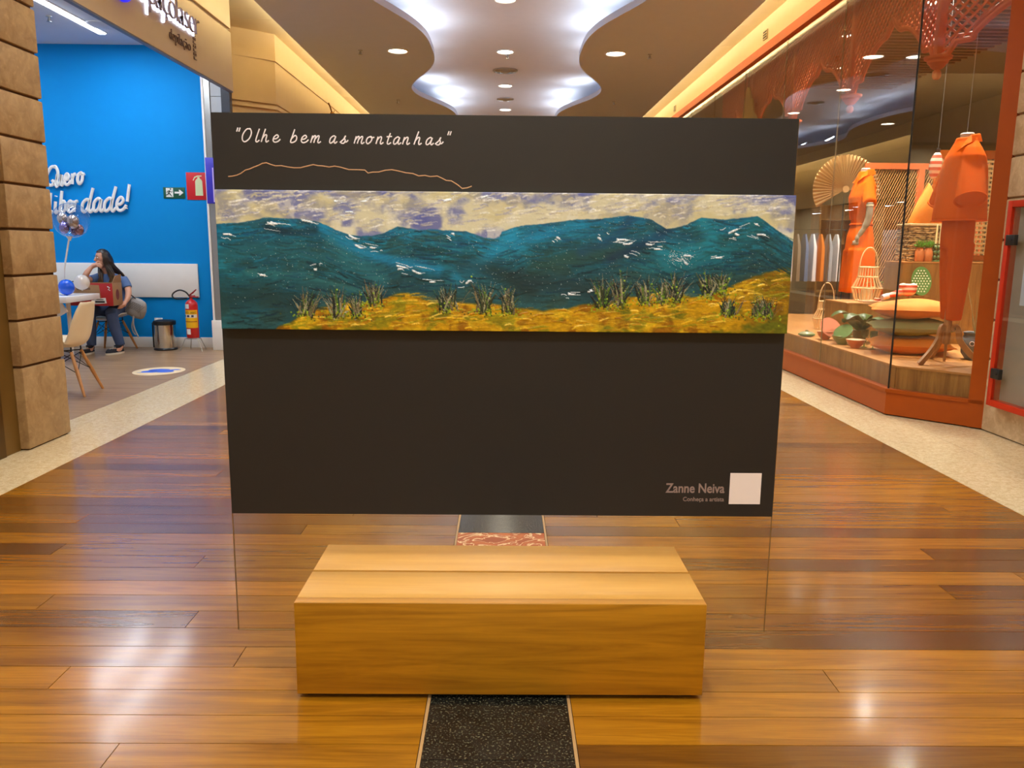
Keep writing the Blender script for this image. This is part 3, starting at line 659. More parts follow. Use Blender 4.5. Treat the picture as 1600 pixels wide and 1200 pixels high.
ridge_px = [(357, 276), (363, 275.5), (370, 274), (377, 271), (384, 266), (390, 264.5), (398, 261), (405, 258.5), (411, 255.5), (417, 254.5), (424, 257), (431, 259), (440, 258.7), (450, 260.5), (460, 261.7), (470, 261.5),
            (480, 259), (490, 256.5), (497, 258), (505, 258.5), (515, 260), (523, 258.5), (532, 260), (545, 263.5), (560, 263.6), (570, 264), (575, 268.5), (582, 267), (592, 266.7), (602, 264), (612, 263), (622, 264.8), (634, 267.5), (645, 268.5), (654, 272), (664, 271.2), (672, 273), (683, 272), (690, 275), (697, 278.5), (705, 279), (715, 285), (722, 290.5), (730, 289.5), (737, 287)]
mb = MB(); wx = lambda px: -.950+(px-356)*(.833/381.0)
mb.tube([(wx(px), ft-.0002, 1.777+(276-py)*(.048/22.0)*1.0 - (px-356)*.0000055*0) for px, py in ridge_px], .0018, 6)
part('ridge_line', mb, m_print3, t)
char_parts(t, 'letter', 'Zanne Neiva', (.812, ft+.0004, .6665), U, V, .050, .0006, m_print2, .0010, .216, True)
char_parts(t, 'small_letter', 'Conheça a artista', (.812, ft+.0004, .634), U, V, .0225, .0006, m_print2, .0003, .152, True)
part('white_sticker', MB().bb((.830, ft-.0008, .624), (.945, ft+.0016, .742)), M('sticker_white', (232, 222, 214), .6, var=.02), t, label='blank white square sticker in the lower corner')

# ------------------------------------------------------------------ painting
NX, NZ = 1080, 262
def fbm(nx, nz, sx, sz, octv=5, seed=0, pers=.55):
    r = np.random.default_rng(seed); out = np.zeros((nz, nx)); a = 1; tot = 0
    for o_ in range(octv):
        gx = max(2, int(sx*2**o_)+2); gz = max(2, int(sz*2**o_)+2); G = r.random((gz, gx))
        X = np.linspace(0, gx-1.001, nx); Z = np.linspace(0, gz-1.001, nz); xi = X.astype(int); zi = Z.astype(int); fx = X-xi; fz = Z-zi
        fx = fx*fx*(3-2*fx); fz = fz*fz*(3-2*fz)
        a00 = G[np.ix_(zi, xi)]; a01 = G[np.ix_(zi, xi+1)]; a10 = G[np.ix_(zi+1, xi)]; a11 = G[np.ix_(zi+1, xi+1)]
        out += a*((a00*(1-fx)+a01*fx)*(1-fz[:, None])+(a10*(1-fx)+a11*fx)*fz[:, None]); tot += a; a *= pers
    return out/tot
def C(r, g_, b): return np.array([r, g_, b], float)
uu, vv = np.meshgrid(np.linspace(0, 1, NX), np.linspace(1, 0, NZ))      # row 0 is the top
xs_ = uu*3010+50; yd = (1-vv)*720                                        # study coordinates: x along, y down from the canvas top
col = np.zeros((NZ, NX, 3)); hgt = np.zeros((NZ, NX))
def lerp(a, b, t_): return a*(1-t_[..., None])+b*t_[..., None]
def sm(x, a, b): t_ = np.clip((x-a)/(b-a), 0, 1); return t_*t_*(3-2*t_)
# warped coordinates for brushy noise
n_a = fbm(NX, NZ, 14, 5, 5, 1); n_b = fbm(NX, NZ, 40, 14, 5, 2); n_c = fbm(NX, NZ, 160, 60, 3, 3); n_d = fbm(NX, NZ, 9, 3, 4, 4); n_e = fbm(NX, NZ, 30, 60, 4, 5); n_f = fbm(NX, NZ, 60, 10, 4, 6)
sky = lerp(C(112, 116, 146), C(196, 188, 148), sm(n_a*.7+n_b*.3+.10*(yd/200-.5), .38, .56))
sky = lerp(sky, C(206, 200, 172), sm(n_f, .56, .72)*.6); sky = lerp(sky, C(78, 84, 136), sm(fbm(NX, NZ, 13, 4, 5, 8), .54, .68)*.8)
sky = lerp(sky, C(182, 168, 108), sm(fbm(NX, NZ, 11, 5, 5, 9), .55, .68)*.5)
RA = [(50,603),(160,600),(250,585),(310,570),(400,577),(470,577),(560,590),(620,610),(680,640),(740,660),(800,667),(860,665),(910,655),(950,635),(990,618),(1040,625),(1100,635),(1160,632),(1250,637),(1350,643),(1400,660),(1440,675),(1490,680),(1520,672)]
RB = [(0,650),(50,632),(100,618),(200,610),(300,595),(390,583),(480,582),(560,573),(650,560),(720,570),(780,580),(820,605),(860,626),(900,622),(960,605),(1000,585),(1040,567),(1100,573),(1160,577),(1230,570),(1330,557),(1370,580),(1420,615),(1480,655),(1530,690)]
GA = [(50,1330),(250,1230),(350,1140),(420,1110),(470,1080),(560,1045),(650,1020),(760,1010),(850,1005),(950,975),(1030,965),(1110,985),(1180,1005),(1280,1005),(1380,1020),(1480,1015)]
GB = [(0,1030),(120,1050),(230,1055),(340,1045),(430,1025),(520,1020),(600,1010),(700,975),(800,965),(900,970),(1000,975),(1080,970),(1160,945),(1230,910),(1300,880),(1400,850),(1530,812)]
def join(A, B):
    L_ = [(x, y-430-.0094*x) for x, y in A]+[(x+1533, y-450) for x, y in B]; return np.array(L_)
ra = join(RA, RB); ga = join(GA, GB)
ry = np.interp(xs_[0], ra[:, 0], ra[:, 1])[None, :]; gy = np.interp(xs_[0], ga[:, 0], ga[:, 1])[None, :]
d = yd-ry+(n_c-.5)*6
dep = np.clip(d/(gy-ry+1), 0, 1.2)
mtn = lerp(C(12, 104, 128), C(18, 82, 88), sm(dep, .0, .32)); mtn = lerp(mtn, C(32, 74, 74), sm(dep, .35, .95))
mtn = lerp(mtn, C(20, 122, 140), sm(n_d*.6+n_e*.4, .52, .66)*.6*(1-sm(dep, .3, .8))); mtn = lerp(mtn, C(14, 44, 52), sm(n_a*.5+n_e*.5, .55, .68)*.6)
mtn = lerp(mtn, C(40, 60, 50), sm(fbm(NX, NZ, 24, 8, 4, 12), .56, .7)*.5); mtn = lerp(mtn, C(24, 74, 96), (sm(-d, -26, 0)*.5))
mtn = mtn*(1+(n_e-.5)[..., None]*.55)*(1+(n_c-.5)[..., None]*.3)
# folds of the slopes (study coordinates, y down from the canvas top): bright or dark swaths
def swath(arr, pts, wid, colr, alpha, mask=None):
    P_ = np.array(catmull(pts, 10)); x_ = xs_; best = np.full((NZ, NX), 1e9)
    for (a, b) in zip(P_[:-1], P_[1:]):
        x0, x1 = min(a[0], b[0])-wid*2, max(a[0], b[0])+wid*2
        i0, i1 = int(np.clip((x0-50)/3010*NX, 0, NX-1)), int(np.clip((x1-50)/3010*NX+1, 1, NX))
        ab = b-a; q = np.clip(((x_[:, i0:i1]-a[0])*ab[0]+(yd[:, i0:i1]-a[1])*ab[1])/(ab@ab+1e-9), 0, 1)
        dd = np.hypot(x_[:, i0:i1]-a[0]-q*ab[0], (yd[:, i0:i1]-a[1]-q*ab[1])); best[:, i0:i1] = np.minimum(best[:, i0:i1], dd)
    k_ = np.exp(-(best/wid)**2)*alpha*(.6+.8*n_e)
    return lerp(arr, C(*colr), np.clip(k_, 0, 1))
SWATHS = [([(600,180),(720,270),(900,340),(1200,400)], 26, (18,112,140), .8), ([(640,260),(760,360),(900,450)], 30, (40,104,106), .5), ([(310,190),(420,215),(560,205)], 18, (10,40,50), .7),
        ([(1600,210),(1500,300),(1400,380),(1300,430)], 34, (20,124,150), .8), ([(1330,400),(1450,385),(1560,430),(1680,500)], 40, (24,44,42), .7), ([(1600,260),(1750,215),(1950,160)], 30, (14,120,150), .6),
        ([(1700,400),(1900,330),(2150,290)], 40, (34,66,56), .6), ([(1950,300),(2100,240),(2200,130)], 24, (16,60,84), .6), ([(2390,190),(2300,250),(2100,330)], 24, (14,40,62), .6), ([(2580,140),(2640,210),(2560,280),(2400,330)], 40, (22,118,128), .6),
        ([(2870,130),(2800,230),(2600,330),(2300,380)], 36, (20,96,100), .5), ([(100,330),(300,300),(600,340),(900,430)], 40, (30,84,86), .5), ([(60,560),(300,540),(500,600)], 60, (22,50,50), .6), ([(1650,450),(1900,480),(2100,520)], 46, (22,46,48), .6), ([(200,420),(500,440),(800,520)], 18, (44,100,96), .4), ([(2000,200),(2250,230),(2500,210)], 20, (18,84,104), .5)]
for pts, wd, c_, al in SWATHS:
    mtn = swath(mtn, pts, wd, c_, al)
gd = yd-gy+(n_b-.5)*26
grd = lerp(C(196, 146, 14), C(150, 96, 10), sm(n_a*.4+n_f*.6, .46, .62)); grd = lerp(grd, C(218, 178, 30), sm(fbm(NX, NZ, 26, 14, 4, 15), .56, .68)*.8)
grd = lerp(grd, C(120, 122, 20), sm(fbm(NX, NZ, 34, 10, 4, 16), .58, .70)*.7); grd = lerp(grd, C(116, 84, 14), sm(xs_, 2650, 3000)*.55); grd = lerp(grd, C(110, 76, 10), sm(-gd, -22, 4)*.5)
grd = lerp(grd, C(92, 100, 20), sm(fbm(NX, NZ, 20, 8, 4, 18)+.25*sm(xs_, 2500, 3000)*sm(yd, 640, 720), .62, .78)*.8)
grd = grd*.88*(1+(n_c-.5)[..., None]*.4)
col = lerp(sky, mtn, sm(d, -3, 4)); col = lerp(col, grd, sm(gd, -8, 10)); hgt += n_c*.4+n_e*.3
def dab(x, y, rad, colr, h=.5, a=1.0):
    i = int((x-50)/3010*(NX-1)); j = int(y/720*(NZ-1)); r_ = max(0, int(round(rad/2.8)))
    j0, j1, i0, i1 = max(0, j-r_), min(NZ, j+r_+1), max(0, i-r_), min(NX, i+r_+1)
    if j0 < j1 and i0 < i1: col[j0:j1, i0:i1] = col[j0:j1, i0:i1]*(1-a)+np.array(colr)*a; hgt[j0:j1, i0:i1] += h*.6
def stroke(pts, rad, colr, h=.6, a=1.0, taper=True):
    P_ = catmull(pts, 14); n_ = len(P_)
    for q, p in enumerate(P_):
        dab(p[0], p[1], rad*(1-.8*q/n_ if taper else 1), np.array(colr)*RNG.uniform(.85, 1.15), h, a)
for _ in range(900):
    x = RNG.uniform(380, 3040); g0 = np.interp(x, ga[:, 0], ga[:, 1]); y = g0+RNG.uniform(4, 190)
    if y < 714: l_ = RNG.uniform(40, 170); c_ = [(214, 168, 30), (168, 112, 10), (140, 92, 8), (196, 150, 20), (128, 126, 22), (228, 190, 70)][RNG.integers(6)]; an = RNG.normal(-.05, .16); stroke([(x, y), (x+l_*.5, y+an*l_*.5-6), (x+l_, y+an*l_)], RNG.choice([1.4, 1.4, 2.8]), c_, .4, .38)
for _ in range(1500):                                   # long soft brush marks down the slopes
    x = RNG.uniform(60, 3050); r0 = np.interp(x, ra[:, 0], ra[:, 1]); g0 = np.interp(x, ga[:, 0], ga[:, 1]); y = r0+8+RNG.random()**1.3*(g0-r0)*.9
    sl = (np.interp(x+40, ra[:, 0], ra[:, 1])-np.interp(x-40, ra[:, 0], ra[:, 1]))/80; sl = sl*.9+RNG.normal(0, .12); l_ = RNG.uniform(40, 190)
    y2 = y+sl*l_
    if y2 < np.interp(min(x+l_, 3050), ra[:, 0], ra[:, 1])+4: continue
    c_ = [(20, 118, 140), (26, 92, 100), (12, 48, 58), (14, 78, 104), (44, 84, 78), (22, 66, 62)][RNG.integers(6)]; fade = 1-.5*min(1, (y-r0)/(g0-r0))
    stroke([(x, y), (x+l_*.5, y+sl*l_*.5+4), (x+l_, y2)], RNG.choice([1.4, 2.8, 4.2]), np.array(c_)*fade, .10, .36)
for _ in range(700):                                    # sky brush marks
    x = RNG.uniform(50, 3000); r0 = np.interp(x, ra[:, 0], ra[:, 1]); y = RNG.uniform(2, max(6, r0-14)); l_ = RNG.uniform(30, 110)
    if y > np.interp(min(x+l_, 3050), ra[:, 0], ra[:, 1])-12: continue
    c_ = [(206, 198, 164), (176, 168, 140), (214, 206, 176), (150, 148, 158), (190, 178, 128), (222, 218, 200)][RNG.integers(6)]
    stroke([(x, y), (x+l_*.5, y-RNG.uniform(0, 12)), (x+l_, y-RNG.uniform(-6, 22))], RNG.choice([1.4, 2.8, 4.2]), c_, .12, .22)
mk = (sm(d, 0, 6)*(1-sm(gd, -8, 6)))[..., None]
for pts, wd, c_, al in SWATHS: col = col*(1-mk)+swath(col, pts, wd*1.1, tuple(min(255, v*1.08) for v in c_), al*.8)*mk
# scattered white flecks
for _ in range(1500):
    x = RNG.uniform(60, 3050); y = RNG.uniform(8, 600); c_ = RNG.uniform(150, 230)
    if RNG.random() < .55: x = RNG.choice([480, 420, 760, 980, 1380, 1900, 2300, 2400, 2480, 2850, 1680, 640, 1540])+RNG.normal(0, 120); y = RNG.choice([140, 180, 260, 300, 340, 400, 460])+RNG.normal(0, 40)
    dab(x, y, 1.0, (c_, c_, c_*.92), .5, RNG.uniform(.3, .9))
for (x, y, L_, an) in [(310,182,120,.15),(90,235,90,.2),(240,430,60,.2),(340,165,90,.1),(500,150,120,.25),(800,275,90,.2),(860,300,60,0),(1000,380,120,.25),(1080,400,130,.2),(1150,455,140,.05),(1250,220,40,.6),(680,60,60,-.2),(820,40,90,-.3),(700,120,80,.1),(1250,50,90,-.3),(1450,40,60,-.3),
                        (2110,240,150,.1),(2170,255,90,-.3),(2280,258,100,-.05),(2200,300,60,.3),(2330,275,70,.1),(2740,175,90,-.4),(2750,215,60,.2),(2830,205,120,.25),(2640,330,70,-.2),(2860,150,30,.5),(2460,330,80,.1),(2490,350,60,.4),(1900,520,90,0),(1850,530,40,.1),(2000,510,60,-.2),(1800,240,30,.6),(2070,215,30,.6),(760,230,70,.3),(560,390,40,-.3),(1330,470,90,-.1),(1000,405,60,.2)]:
    for q in range(3):
        x_, y_ = x+RNG.normal(0, 22), y+RNG.normal(0, 9); l_ = L_*RNG.uniform(.2, .8)
        stroke([(x_, y_), (x_+l_*.5*math.cos(an), y_+l_*.5*math.sin(an)+RNG.normal(0, 4)), (x_+l_*math.cos(an), y_+l_*math.sin(an))], 1.3 if q else 2.8, (206, 210, 200), .8, .8)
for _ in range(60): x = 2460+RNG.normal(0, 40); y = 335+RNG.normal(0, 16); stroke([(x, y), (x+RNG.normal(10, 10), y-RNG.uniform(10, 26))], 1.4, (190, 190, 180), .8)
bushes = [(500,640,130,150),(665,640,90,165),(775,640,80,120),(860,580,110,130),(1250,610,120,150),(1440,620,100,180),(1572,615,100,150),(2075,580,100,170),(2165,570,90,190),(2295,560,100,160),(2385,555,80,130),(2455,545,100,150),(2630,520,90,140),(2700,500,80,110),(2745,620,120,110),(2945,630,130,120),(2890,620,90,90)]
for (x, y, wd, hh) in bushes:
    for _ in range(60):
        a = RNG.normal(0, .42); l_ = hh*RNG.uniform(.3, 1.0)*(1-.35*abs(a)); x0 = x+RNG.normal(0, wd*.16); y0 = y+RNG.normal(0, 10)
        c_ = [(30, 34, 30), (46, 52, 30), (70, 96, 30), (104, 90, 60), (24, 40, 34), (130, 124, 90)][RNG.integers(6)]
        stroke([(x0, y0), (x0+math.sin(a)*l_*.45, y0-l_*.55), (x0+math.sin(a)*l_*1.0+RNG.normal(0, 8), y0-l_)], RNG.choice([1.4, 1.4, 2.8]), c_, .9)
    for _ in range(16):
        dab(x+RNG.normal(0, wd*.28), y-abs(RNG.normal(0, hh*.45)), RNG.choice([1.3, 1.3, 2.8]), [(120, 158, 30), (84, 120, 26), (150, 176, 50), (60, 90, 40)][RNG.integers(4)], .9, .9)
    for _ in range(30): dab(x+RNG.normal(0, wd*.4), y+RNG.normal(6, 12), 3, [(120, 146, 24), (70, 70, 20), (150, 160, 30)][RNG.integers(3)], .6, .8)
for _ in range(90): x = RNG.uniform(60, 420); y = RNG.uniform(480, 700); dab(x, y, 1.0, (70, 98, 40), .4, .4)
col = col*np.array([1.08, 1.12, 1.20]); cl = np.clip(col, 0, 255)/255; cl = np.where(cl <= .04045, cl/12.92, ((cl+.055)/1.055)**2.4)
PX0, PX1, PZ0, PZ1, PY = -.985, .9895, 1.259, 1.7315, 2.762
t = thing('painting', 'long unframed landscape painting of blue green mountains over yellow grass', 'painting', (0, PY+.02, PZ0))
part('stretcher', MB().bb((PX0, PY+.004, PZ0), (PX1, SLOT-.002, PZ1)), M('canvas_side', (206, 196, 172), .7, var=.25, vs=30), t)
co = np.zeros((NZ, NX, 3)); co[..., 0] = PX0+uu*(PX1-PX0); co[..., 2] = PZ0+vv*(PZ1-PZ0)-PZ0; co[..., 1] = -.0165-np.clip(hgt, 0, 3)*.0009
co[0, :, 1] = co[-1, :, 1] = -.016; co[:, 0, 1] = co[:, -1, 1] = -.016
me = bpy.data.meshes.new('paint_surface'); nv = NX*NZ
idx = np.arange(nv).reshape(NZ, NX); q = np.stack([idx[:-1, :-1], idx[1:, :-1], idx[1:, 1:], idx[:-1, 1:]], -1).reshape(-1, 4)
me.vertices.add(nv); me.vertices.foreach_set('co', co.reshape(-1).astype(np.float32))
me.loops.add(q.size); me.loops.foreach_set('vertex_index', q.reshape(-1).astype(np.int32))
me.polygons.add(len(q)); me.polygons.foreach_set('loop_start', (np.arange(len(q))*4).astype(np.int32)); me.polygons.foreach_set('use_smooth', np.ones(len(q), bool))
me.update(calc_edges=True)
a = me.color_attributes.new('Col', 'FLOAT_COLOR', 'POINT'); a.data.foreach_set('color', np.concatenate([cl, np.ones((NZ, NX, 1))], -1).reshape(-1).astype(np.float32))
mt, nt, b = nodes('oil_paint'); at = N(nt, 'ShaderNodeAttribute', attribute_name='Col'); nt.links.new(at.outputs['Color'], b.inputs['Base Color']); b.inputs['Roughness'].default_value = .38; b.inputs['Specular IOR Level'].default_value = .35
me.materials.append(mt); link('paint_surface', me, t)

# ------------------------------------------------------------------ store furniture
m_shell = M('cream_shell', (226, 206, 172), .35, var=.03); m_wshell = M('white_shell', (228, 226, 222), .35, var=.03); m_beech = wood('beech_leg', (206, 150, 92), (176, 118, 64), 'Z', rough=.45)
m_wire = M('black_wire', (26, 26, 28), .4, .5)
def shell_chair(label, loc, rz, shell, sc=1.12, group=None):
    t = thing('shell_chair', label, 'chair', loc, group); t.rotation_euler.z = rz
    prof = catmull([(.235, .415), (.20, .440), (.08, .432), (-.06, .425), (-.15, .438), (-.205, .50), (-.235, .60), (-.262, .72), (-.285, .83)], 5)
    def fn(u, v):
        i = u*(len(prof)-1); k_ = int(min(i, len(prof)-2)); f_ = i-k_
        x = prof[k_][0]*(1-f_)+prof[k_+1][0]*f_; z = prof[k_][1]*(1-f_)+prof[k_+1][1]*f_
        wd = .225+.02*math.sin(PI*min(1, u*1.3)); wd *= 1-.42*max(0, (u-.70)/.30)**2.6; wd *= 1-.10*max(0, (.1-u)/.1)
        s_ = 2*v-1; cup = (.055+.03*math.sin(PI*u))*abs(s_)**2.4
        nx_ = 1 if u > .55 else 0; bl = sm(np.array(u), .40, .62); bl = float(bl)
        return ((x+cup*bl)*sc, s_*wd*sc, (z+cup*(1-bl)*.9)*sc)
    mb = MB().grid(fn, 32, 16); me = mb.mesh('seat_shell', shell, fix=False, ang=60)
    o = bpy.data.objects.new('seat_shell', me); COL.objects.link(o); md = o.modifiers.new('s', 'SOLIDIFY'); md.thickness = .009; md.offset = 0
    me2 = evalmesh(o); bpy.data.objects.remove(o); me2.materials.clear(); me2.materials.append(shell); me2.polygons.foreach_set('use_smooth', [True]*len(me2.polygons)); link('seat_shell', me2, t)
    tops = []; 
    for (sx_, sy_) in ((1, 1), (1, -1), (-1, 1), (-1, -1)):
        a = Vector((.11*sx_, .105*sy_, .385))*sc; b_ = Vector((.235*sx_ if sx_ > 0 else -.235, .215*sy_, 0))*sc; tops.append((a, b_))
        mb = MB().tube([a, a.lerp(b_, .5), b_], [.014*sc, .017*sc, .011*sc], 10); link('leg', mb.mesh('leg', m_beech), t)
    mb = MB(); P_ = lambda i, f_: tops[i][0].lerp(tops[i][1], f_)
    for i, j in ((0, 1), (2, 3), (0, 2), (1, 3)): mb.tube([P_(i, .04), P_(j, .48)], .004, 6).tube([P_(j, .04), P_(i, .48)], .004, 6)
    mb.tube([P_(0, .0), P_(3, .0)], .006, 6).tube([P_(1, .0), P_(2, .0)], .006, 6)
    for i in range(4): mb.tube([P_(i, 0), P_(i, 0)+Vector((0, 0, .045*sc))], .008, 6)
    link('wire_brace', mb.mesh('wire_brace', m_wire), t); return t
shell_chair('cream moulded shell chair with dowel legs in front of the woman', (-4.57, 8.20, 0), PI+.12, m_shell, 1.15)
shell_chair('white shell chair under the seated woman by the blue wall', (-5.72, 11.56, 0), -PI/2+.02, m_wshell)
shell_chair('shell chair tucked behind the white table, mostly hidden by the pillar', (-6.78, 11.38, 0), -PI/2+.2, m_wshell)
# table
m_tab = M('white_laminate', (238, 238, 240), .3, var=.02)
t = thing('table', 'thick topped white table with balloons standing on it', 'table', (-6.3, 10.55, 0))
part('tabletop', MB().bb((-7.0, 10.15, .79), (-5.56, 11.0, .868), bev=.006), m_tab, t)
part('apron', MB().prism([(-7.0, .79), (-5.78, .79), (-5.70, .66), (-5.84, .58), (-7.0, .52)], (0, 10.4, 0), (1, 0, 0), (0, 0, 1), -.03), m_tab, t)
for (x, y) in ((-6.9, 10.25), (-6.9, 10.9), (-5.95, 10.9), (-6.02, 10.3)): part('leg', MB().tube([(x, y, .79), (x, y, 0)], [.03, .022], 10), m_tab, t)
def balloon(x, y, z, r, mat_, lab):
    t = thing('balloon', lab, 'balloon', (x, y, z-r), 'balloons on the white table')
    part('body', MB().lathe(catmull([(0, r*1.06), (r*.5, r*.93), (r*.85, r*.55), (r, .0), (r*.92, -r*.4), (r*.68, -r*.74), (r*.3, -r*.95), (.008, -r)], 4), (x, y, z), 28), mat_, t)
    part('knot', MB().lathe([(.006, .0), (.012, -.012), (.004, -.016)], (x, y, z-r+.004), 10), mat_, t)
balloon(-5.715, 10.46, .972, .099, M('blue_balloon', (10, 92, 232), .2, coat=.4, var=.03), 'blue balloon resting at the right end of the white table')
balloon(-5.70, 10.82, 1.02, .099, M('cream_balloon', (232, 222, 210), .3, coat=.3, var=.03), 'cream white balloon behind the blue one on the table')
t = thing('bubble_balloon', 'big clear bubble balloon with small metallic balloons inside on a white stick', 'balloon', (-5.83, 10.6, .868))
cx_, cy_, cz_ = -5.655, 10.6, 1.836
part('stick', MB().tube([(-5.83, 10.6, .88), (-5.80, 10.6, 1.2), (-5.70, 10.6, 1.61)], .011, 8), m_white, t)
part('stand', MB().lathe([(.07, 0), (.07, .012), (.02, .02), (.012, .06)], (-5.83, 10.6, .868), 18), m_white, t)
part('cup', MB().lathe([(.012, -.06), (.028, -.02), (.045, .0)], (-5.695, 10.6, 1.63), 16, cap=False), m_white, t)
part('bubble', MB().ball((cx_, cy_, cz_), .225, 32, 20), glass('bubble_film', (.90, .92, .97), ior=1.45, boost=1.1), t)
for (dx, dy, dz, r, c_) in ((-.10, -.02, .02, .075, (214, 206, 204)), (.055, -.06, -.02, .085, (190, 176, 170)), (-.05, -.09, -.10, .07, (150, 140, 205)), (.08, .03, -.12, .065, (160, 120, 128)), (.0, .06, -.13, .06, (120, 112, 160))):
    part('inner_balloon', MB().ball((cx_+dx, cy_+dy, cz_+dz), (r*.88, r*.88, r*1.1), 18, 12), M('foil_%d' % int(c_[0]), c_, .18, .75, var=.03), t)
# bin
t = thing('pedal_bin', 'round stainless steel pedal bin with black lid by the wall', 'bin', (-5.02, 11.74, 0))
part('drum', MB().lathe([(.152, .03), (.152, .375)], (-5.02, 11.74, 0), 36, cap=False), m_chrome, t)
part('base', MB().lathe([(.165, 0), (.168, .02), (.155, .036), (0, .036)], (-5.02, 11.74, 0), 36), m_black, t)
part('lid', MB().lathe([(.156, .37), (.160, .40), (.155, .425), (.12, .438), (0, .442)], (-5.02, 11.74, 0), 36), m_black, t)
part('pedal', MB().bb((-5.06, 11.56, .01), (-4.98, 11.62, .025), bev=.004), m_black, t)
part('hinge_band', MB().bb((-5.2, 11.72, .03), (-5.165, 11.78, .40), bev=.005), m_black, t)
# extinguisher
ex, ey = -4.572, 11.65
m_fire = M('fire_red', (198, 24, 30), .3, coat=.4, var=.04)
t = thing('fire_extinguisher', 'red fire extinguisher with yellow label and curled black hose', 'extinguisher', (ex, ey, .19))
part('cylinder', MB().lathe([(.0, .19), (.08, .19), (.088, .205), (.088, .66), (.08, .70), (.05, .735), (.022, .75), (.022, .775)], (ex, ey, 0), 32), m_fire, t)
part('valve', MB().lathe([(.024, .77), (.028, .79), (.02, .81), (.0, .815)], (ex, ey, 0), 14).tube([(ex, ey, .79), (ex+.06, ey-.01, .80)], .013, 8), M('valve_dark_red', (150, 30, 40), .35), t)
part('lever', MB().tube([(ex-.03, ey-.02, .80), (ex+.04, ey-.02, .85), (ex+.09, ey-.02, .895)], [.010, .012, .008], 8).tube([(ex, ey-.02, .79), (ex+.10, ey-.03, .785), (ex+.12, ey-.03, .79)], [.010, .011, .007], 8), M('lever_red', (150, 26, 36), .35), t)
part('hose', MB().tube(catmull([(ex-.01, ey-.03, .80), (ex-.06, ey-.04, .86), (ex-.14, ey-.05, .885), (ex-.22, ey-.05, .85), (ex-.245, ey-.06, .80), (ex-.20, ey-.07, .765), (ex-.10, ey-.09, .76), (ex-.02, ey-.10, .77)], 6), .011, 8), m_black, t)
def patch(name, z0, z1, a0, a1, rad, mat_, lab=None):
    mb = MB(); vs = []; n_ = 16
    mb.grid(lambda u, v: (ex+rad*math.sin(a0+(a1-a0)*u), ey-rad*math.cos(a0+(a1-a0)*u), z0+(z1-z0)*v), n_, 1); return part(name, mb, mat_, t, label=lab)
patch('label', .34, .60, -1.25, 1.35, .0885, M('label_yellow', (240, 186, 12), .5), 'yellow instruction label')
patch('label_band', .488, .535, -1.2, 1.2, .0890, m_white, 'white band with pictograms')
patch('sticker', .62, .685, -.85, -.05, .0890, m_white); patch('sticker', .245, .325, -.75, .02, .0890, m_white)
for a0, a1 in ((-1.1, -.75), (-.5, -.05), (.25, .62)): patch('pictogram', .497, .527, a0, a1, .0894, M('ink', (40, 50, 90), .5))
mb = MB()
for q, ch in enumerate(['P', 'Ó', ' ', 'A', 'B', 'C']):
    if ch == ' ': continue
    an = -.78+.3*q; tb, w_ = text_mb(ch, .042, .001, (ex+.089*math.sin(an), ey-.089*math.cos(an), .548), (math.cos(an), math.sin(an), 0), (0, 0, 1)); mb.add(tb.v, tb.f)
part('label_lettering', mb, m_black, t)
patch('label_band', .425, .436, -1.2, 1.2, .0890, M('label_red', (150, 60, 20), .5))
t2 = thing('extinguisher_stand', 'thin chromed wire stand under the red fire extinguisher', 'stand', (ex, ey, 0))
part('ring', MB().tube([(ex+.095*math.cos(a*PI/12), ey+.095*math.sin(a*PI/12), .183) for a in range(24)], .006, 6, closed=True), m_metal, t2)
for (dx, dy) in ((-.15, -.10), (.15, -.12), (-.09, .13), (.12, .13)):
    part('leg', MB().tube([(ex+dx*.62, ey+dy*.55, .186), (ex+dx*1.1, ey+dy*1.0, .004)], .006, 6), m_metal, t2)
# signs
def sign_t(lab, x0, x1, z0, z1, col_):
    t = thing('wall_sign', lab, 'sign', ((x0+x1)/2, YB, z0)); part('board', MB().bb((x0, YB-.008, z0), (x1, YB-.001, z1), bev=.001), col_, t); return t
m_glow = M('pale_green_print', (214, 224, 176), .5, var=.02)
t = sign_t('red square sign with a pale extinguisher pictogram on the blue wall', -4.675, -4.312, 2.185, 2.575, M('sign_red', (204, 24, 34), .5, var=.03))
ox, oz = -4.4935, 2.20; Y_ = YB-.0085
body = [(-.055, .045), (.055, .045), (.052, .25), (.038, .275), (.018, .29), (.016, .31), (-.016, .31), (-.018, .29), (-.038, .275), (-.052, .25)]
part('pictogram', MB().prism(body, (ox, Y_, oz), U, V, .001).prism([(-.085, .262), (-.075, .258), (-.055, .295), (-.02, .312), (.045, .318), (.045, .332), (-.02, .330), (-.062, .312)], (ox, Y_, oz), U, V, .001), m_glow, t)
t = sign_t('green exit sign with running figure and arrow beside the red square', -5.02, -4.705, 2.20, 2.36, M('sign_green', (8, 84, 62), .5, var=.03))
ox, oz = -5.0, 2.21
mw = m_print
part('door_shape', MB().bb((ox+.02, Y_, oz+.01), (ox+.125, Y_+.001, oz+.14)), m_white, t)
part('arrow', MB().prism([(.145, .062), (.215, .062), (.205, .035), (.225, .035), (.275, .075), (.225, .115), (.205, .115), (.215, .088), (.145, .088)], (ox, Y_, oz), U, V, .001), m_white, t)
run = MB()
for a, b_, r_ in (((.075, .105), (.06, .07), .011), ((.06, .07), (.085, .045), .009), ((.085, .045), (.105, .02), .007), ((.06, .07), (.045, .045), .009), ((.045, .045), (.012, .040), .007), ((.075, .10), (.045, .095), .006), ((.045, .095), (.035, .072), .005), ((.075, .10), (.095, .08), .006), ((.095, .08), (.115, .088), .005)):
    run.tube([(ox+a[0], Y_-.0005, oz+a[1]), (ox+b_[0], Y_-.0005, oz+b_[1])], r_*.8, 6)
run.ball((ox+.088, Y_-.0005, oz+.125), (.011, .004, .011), 12, 8)
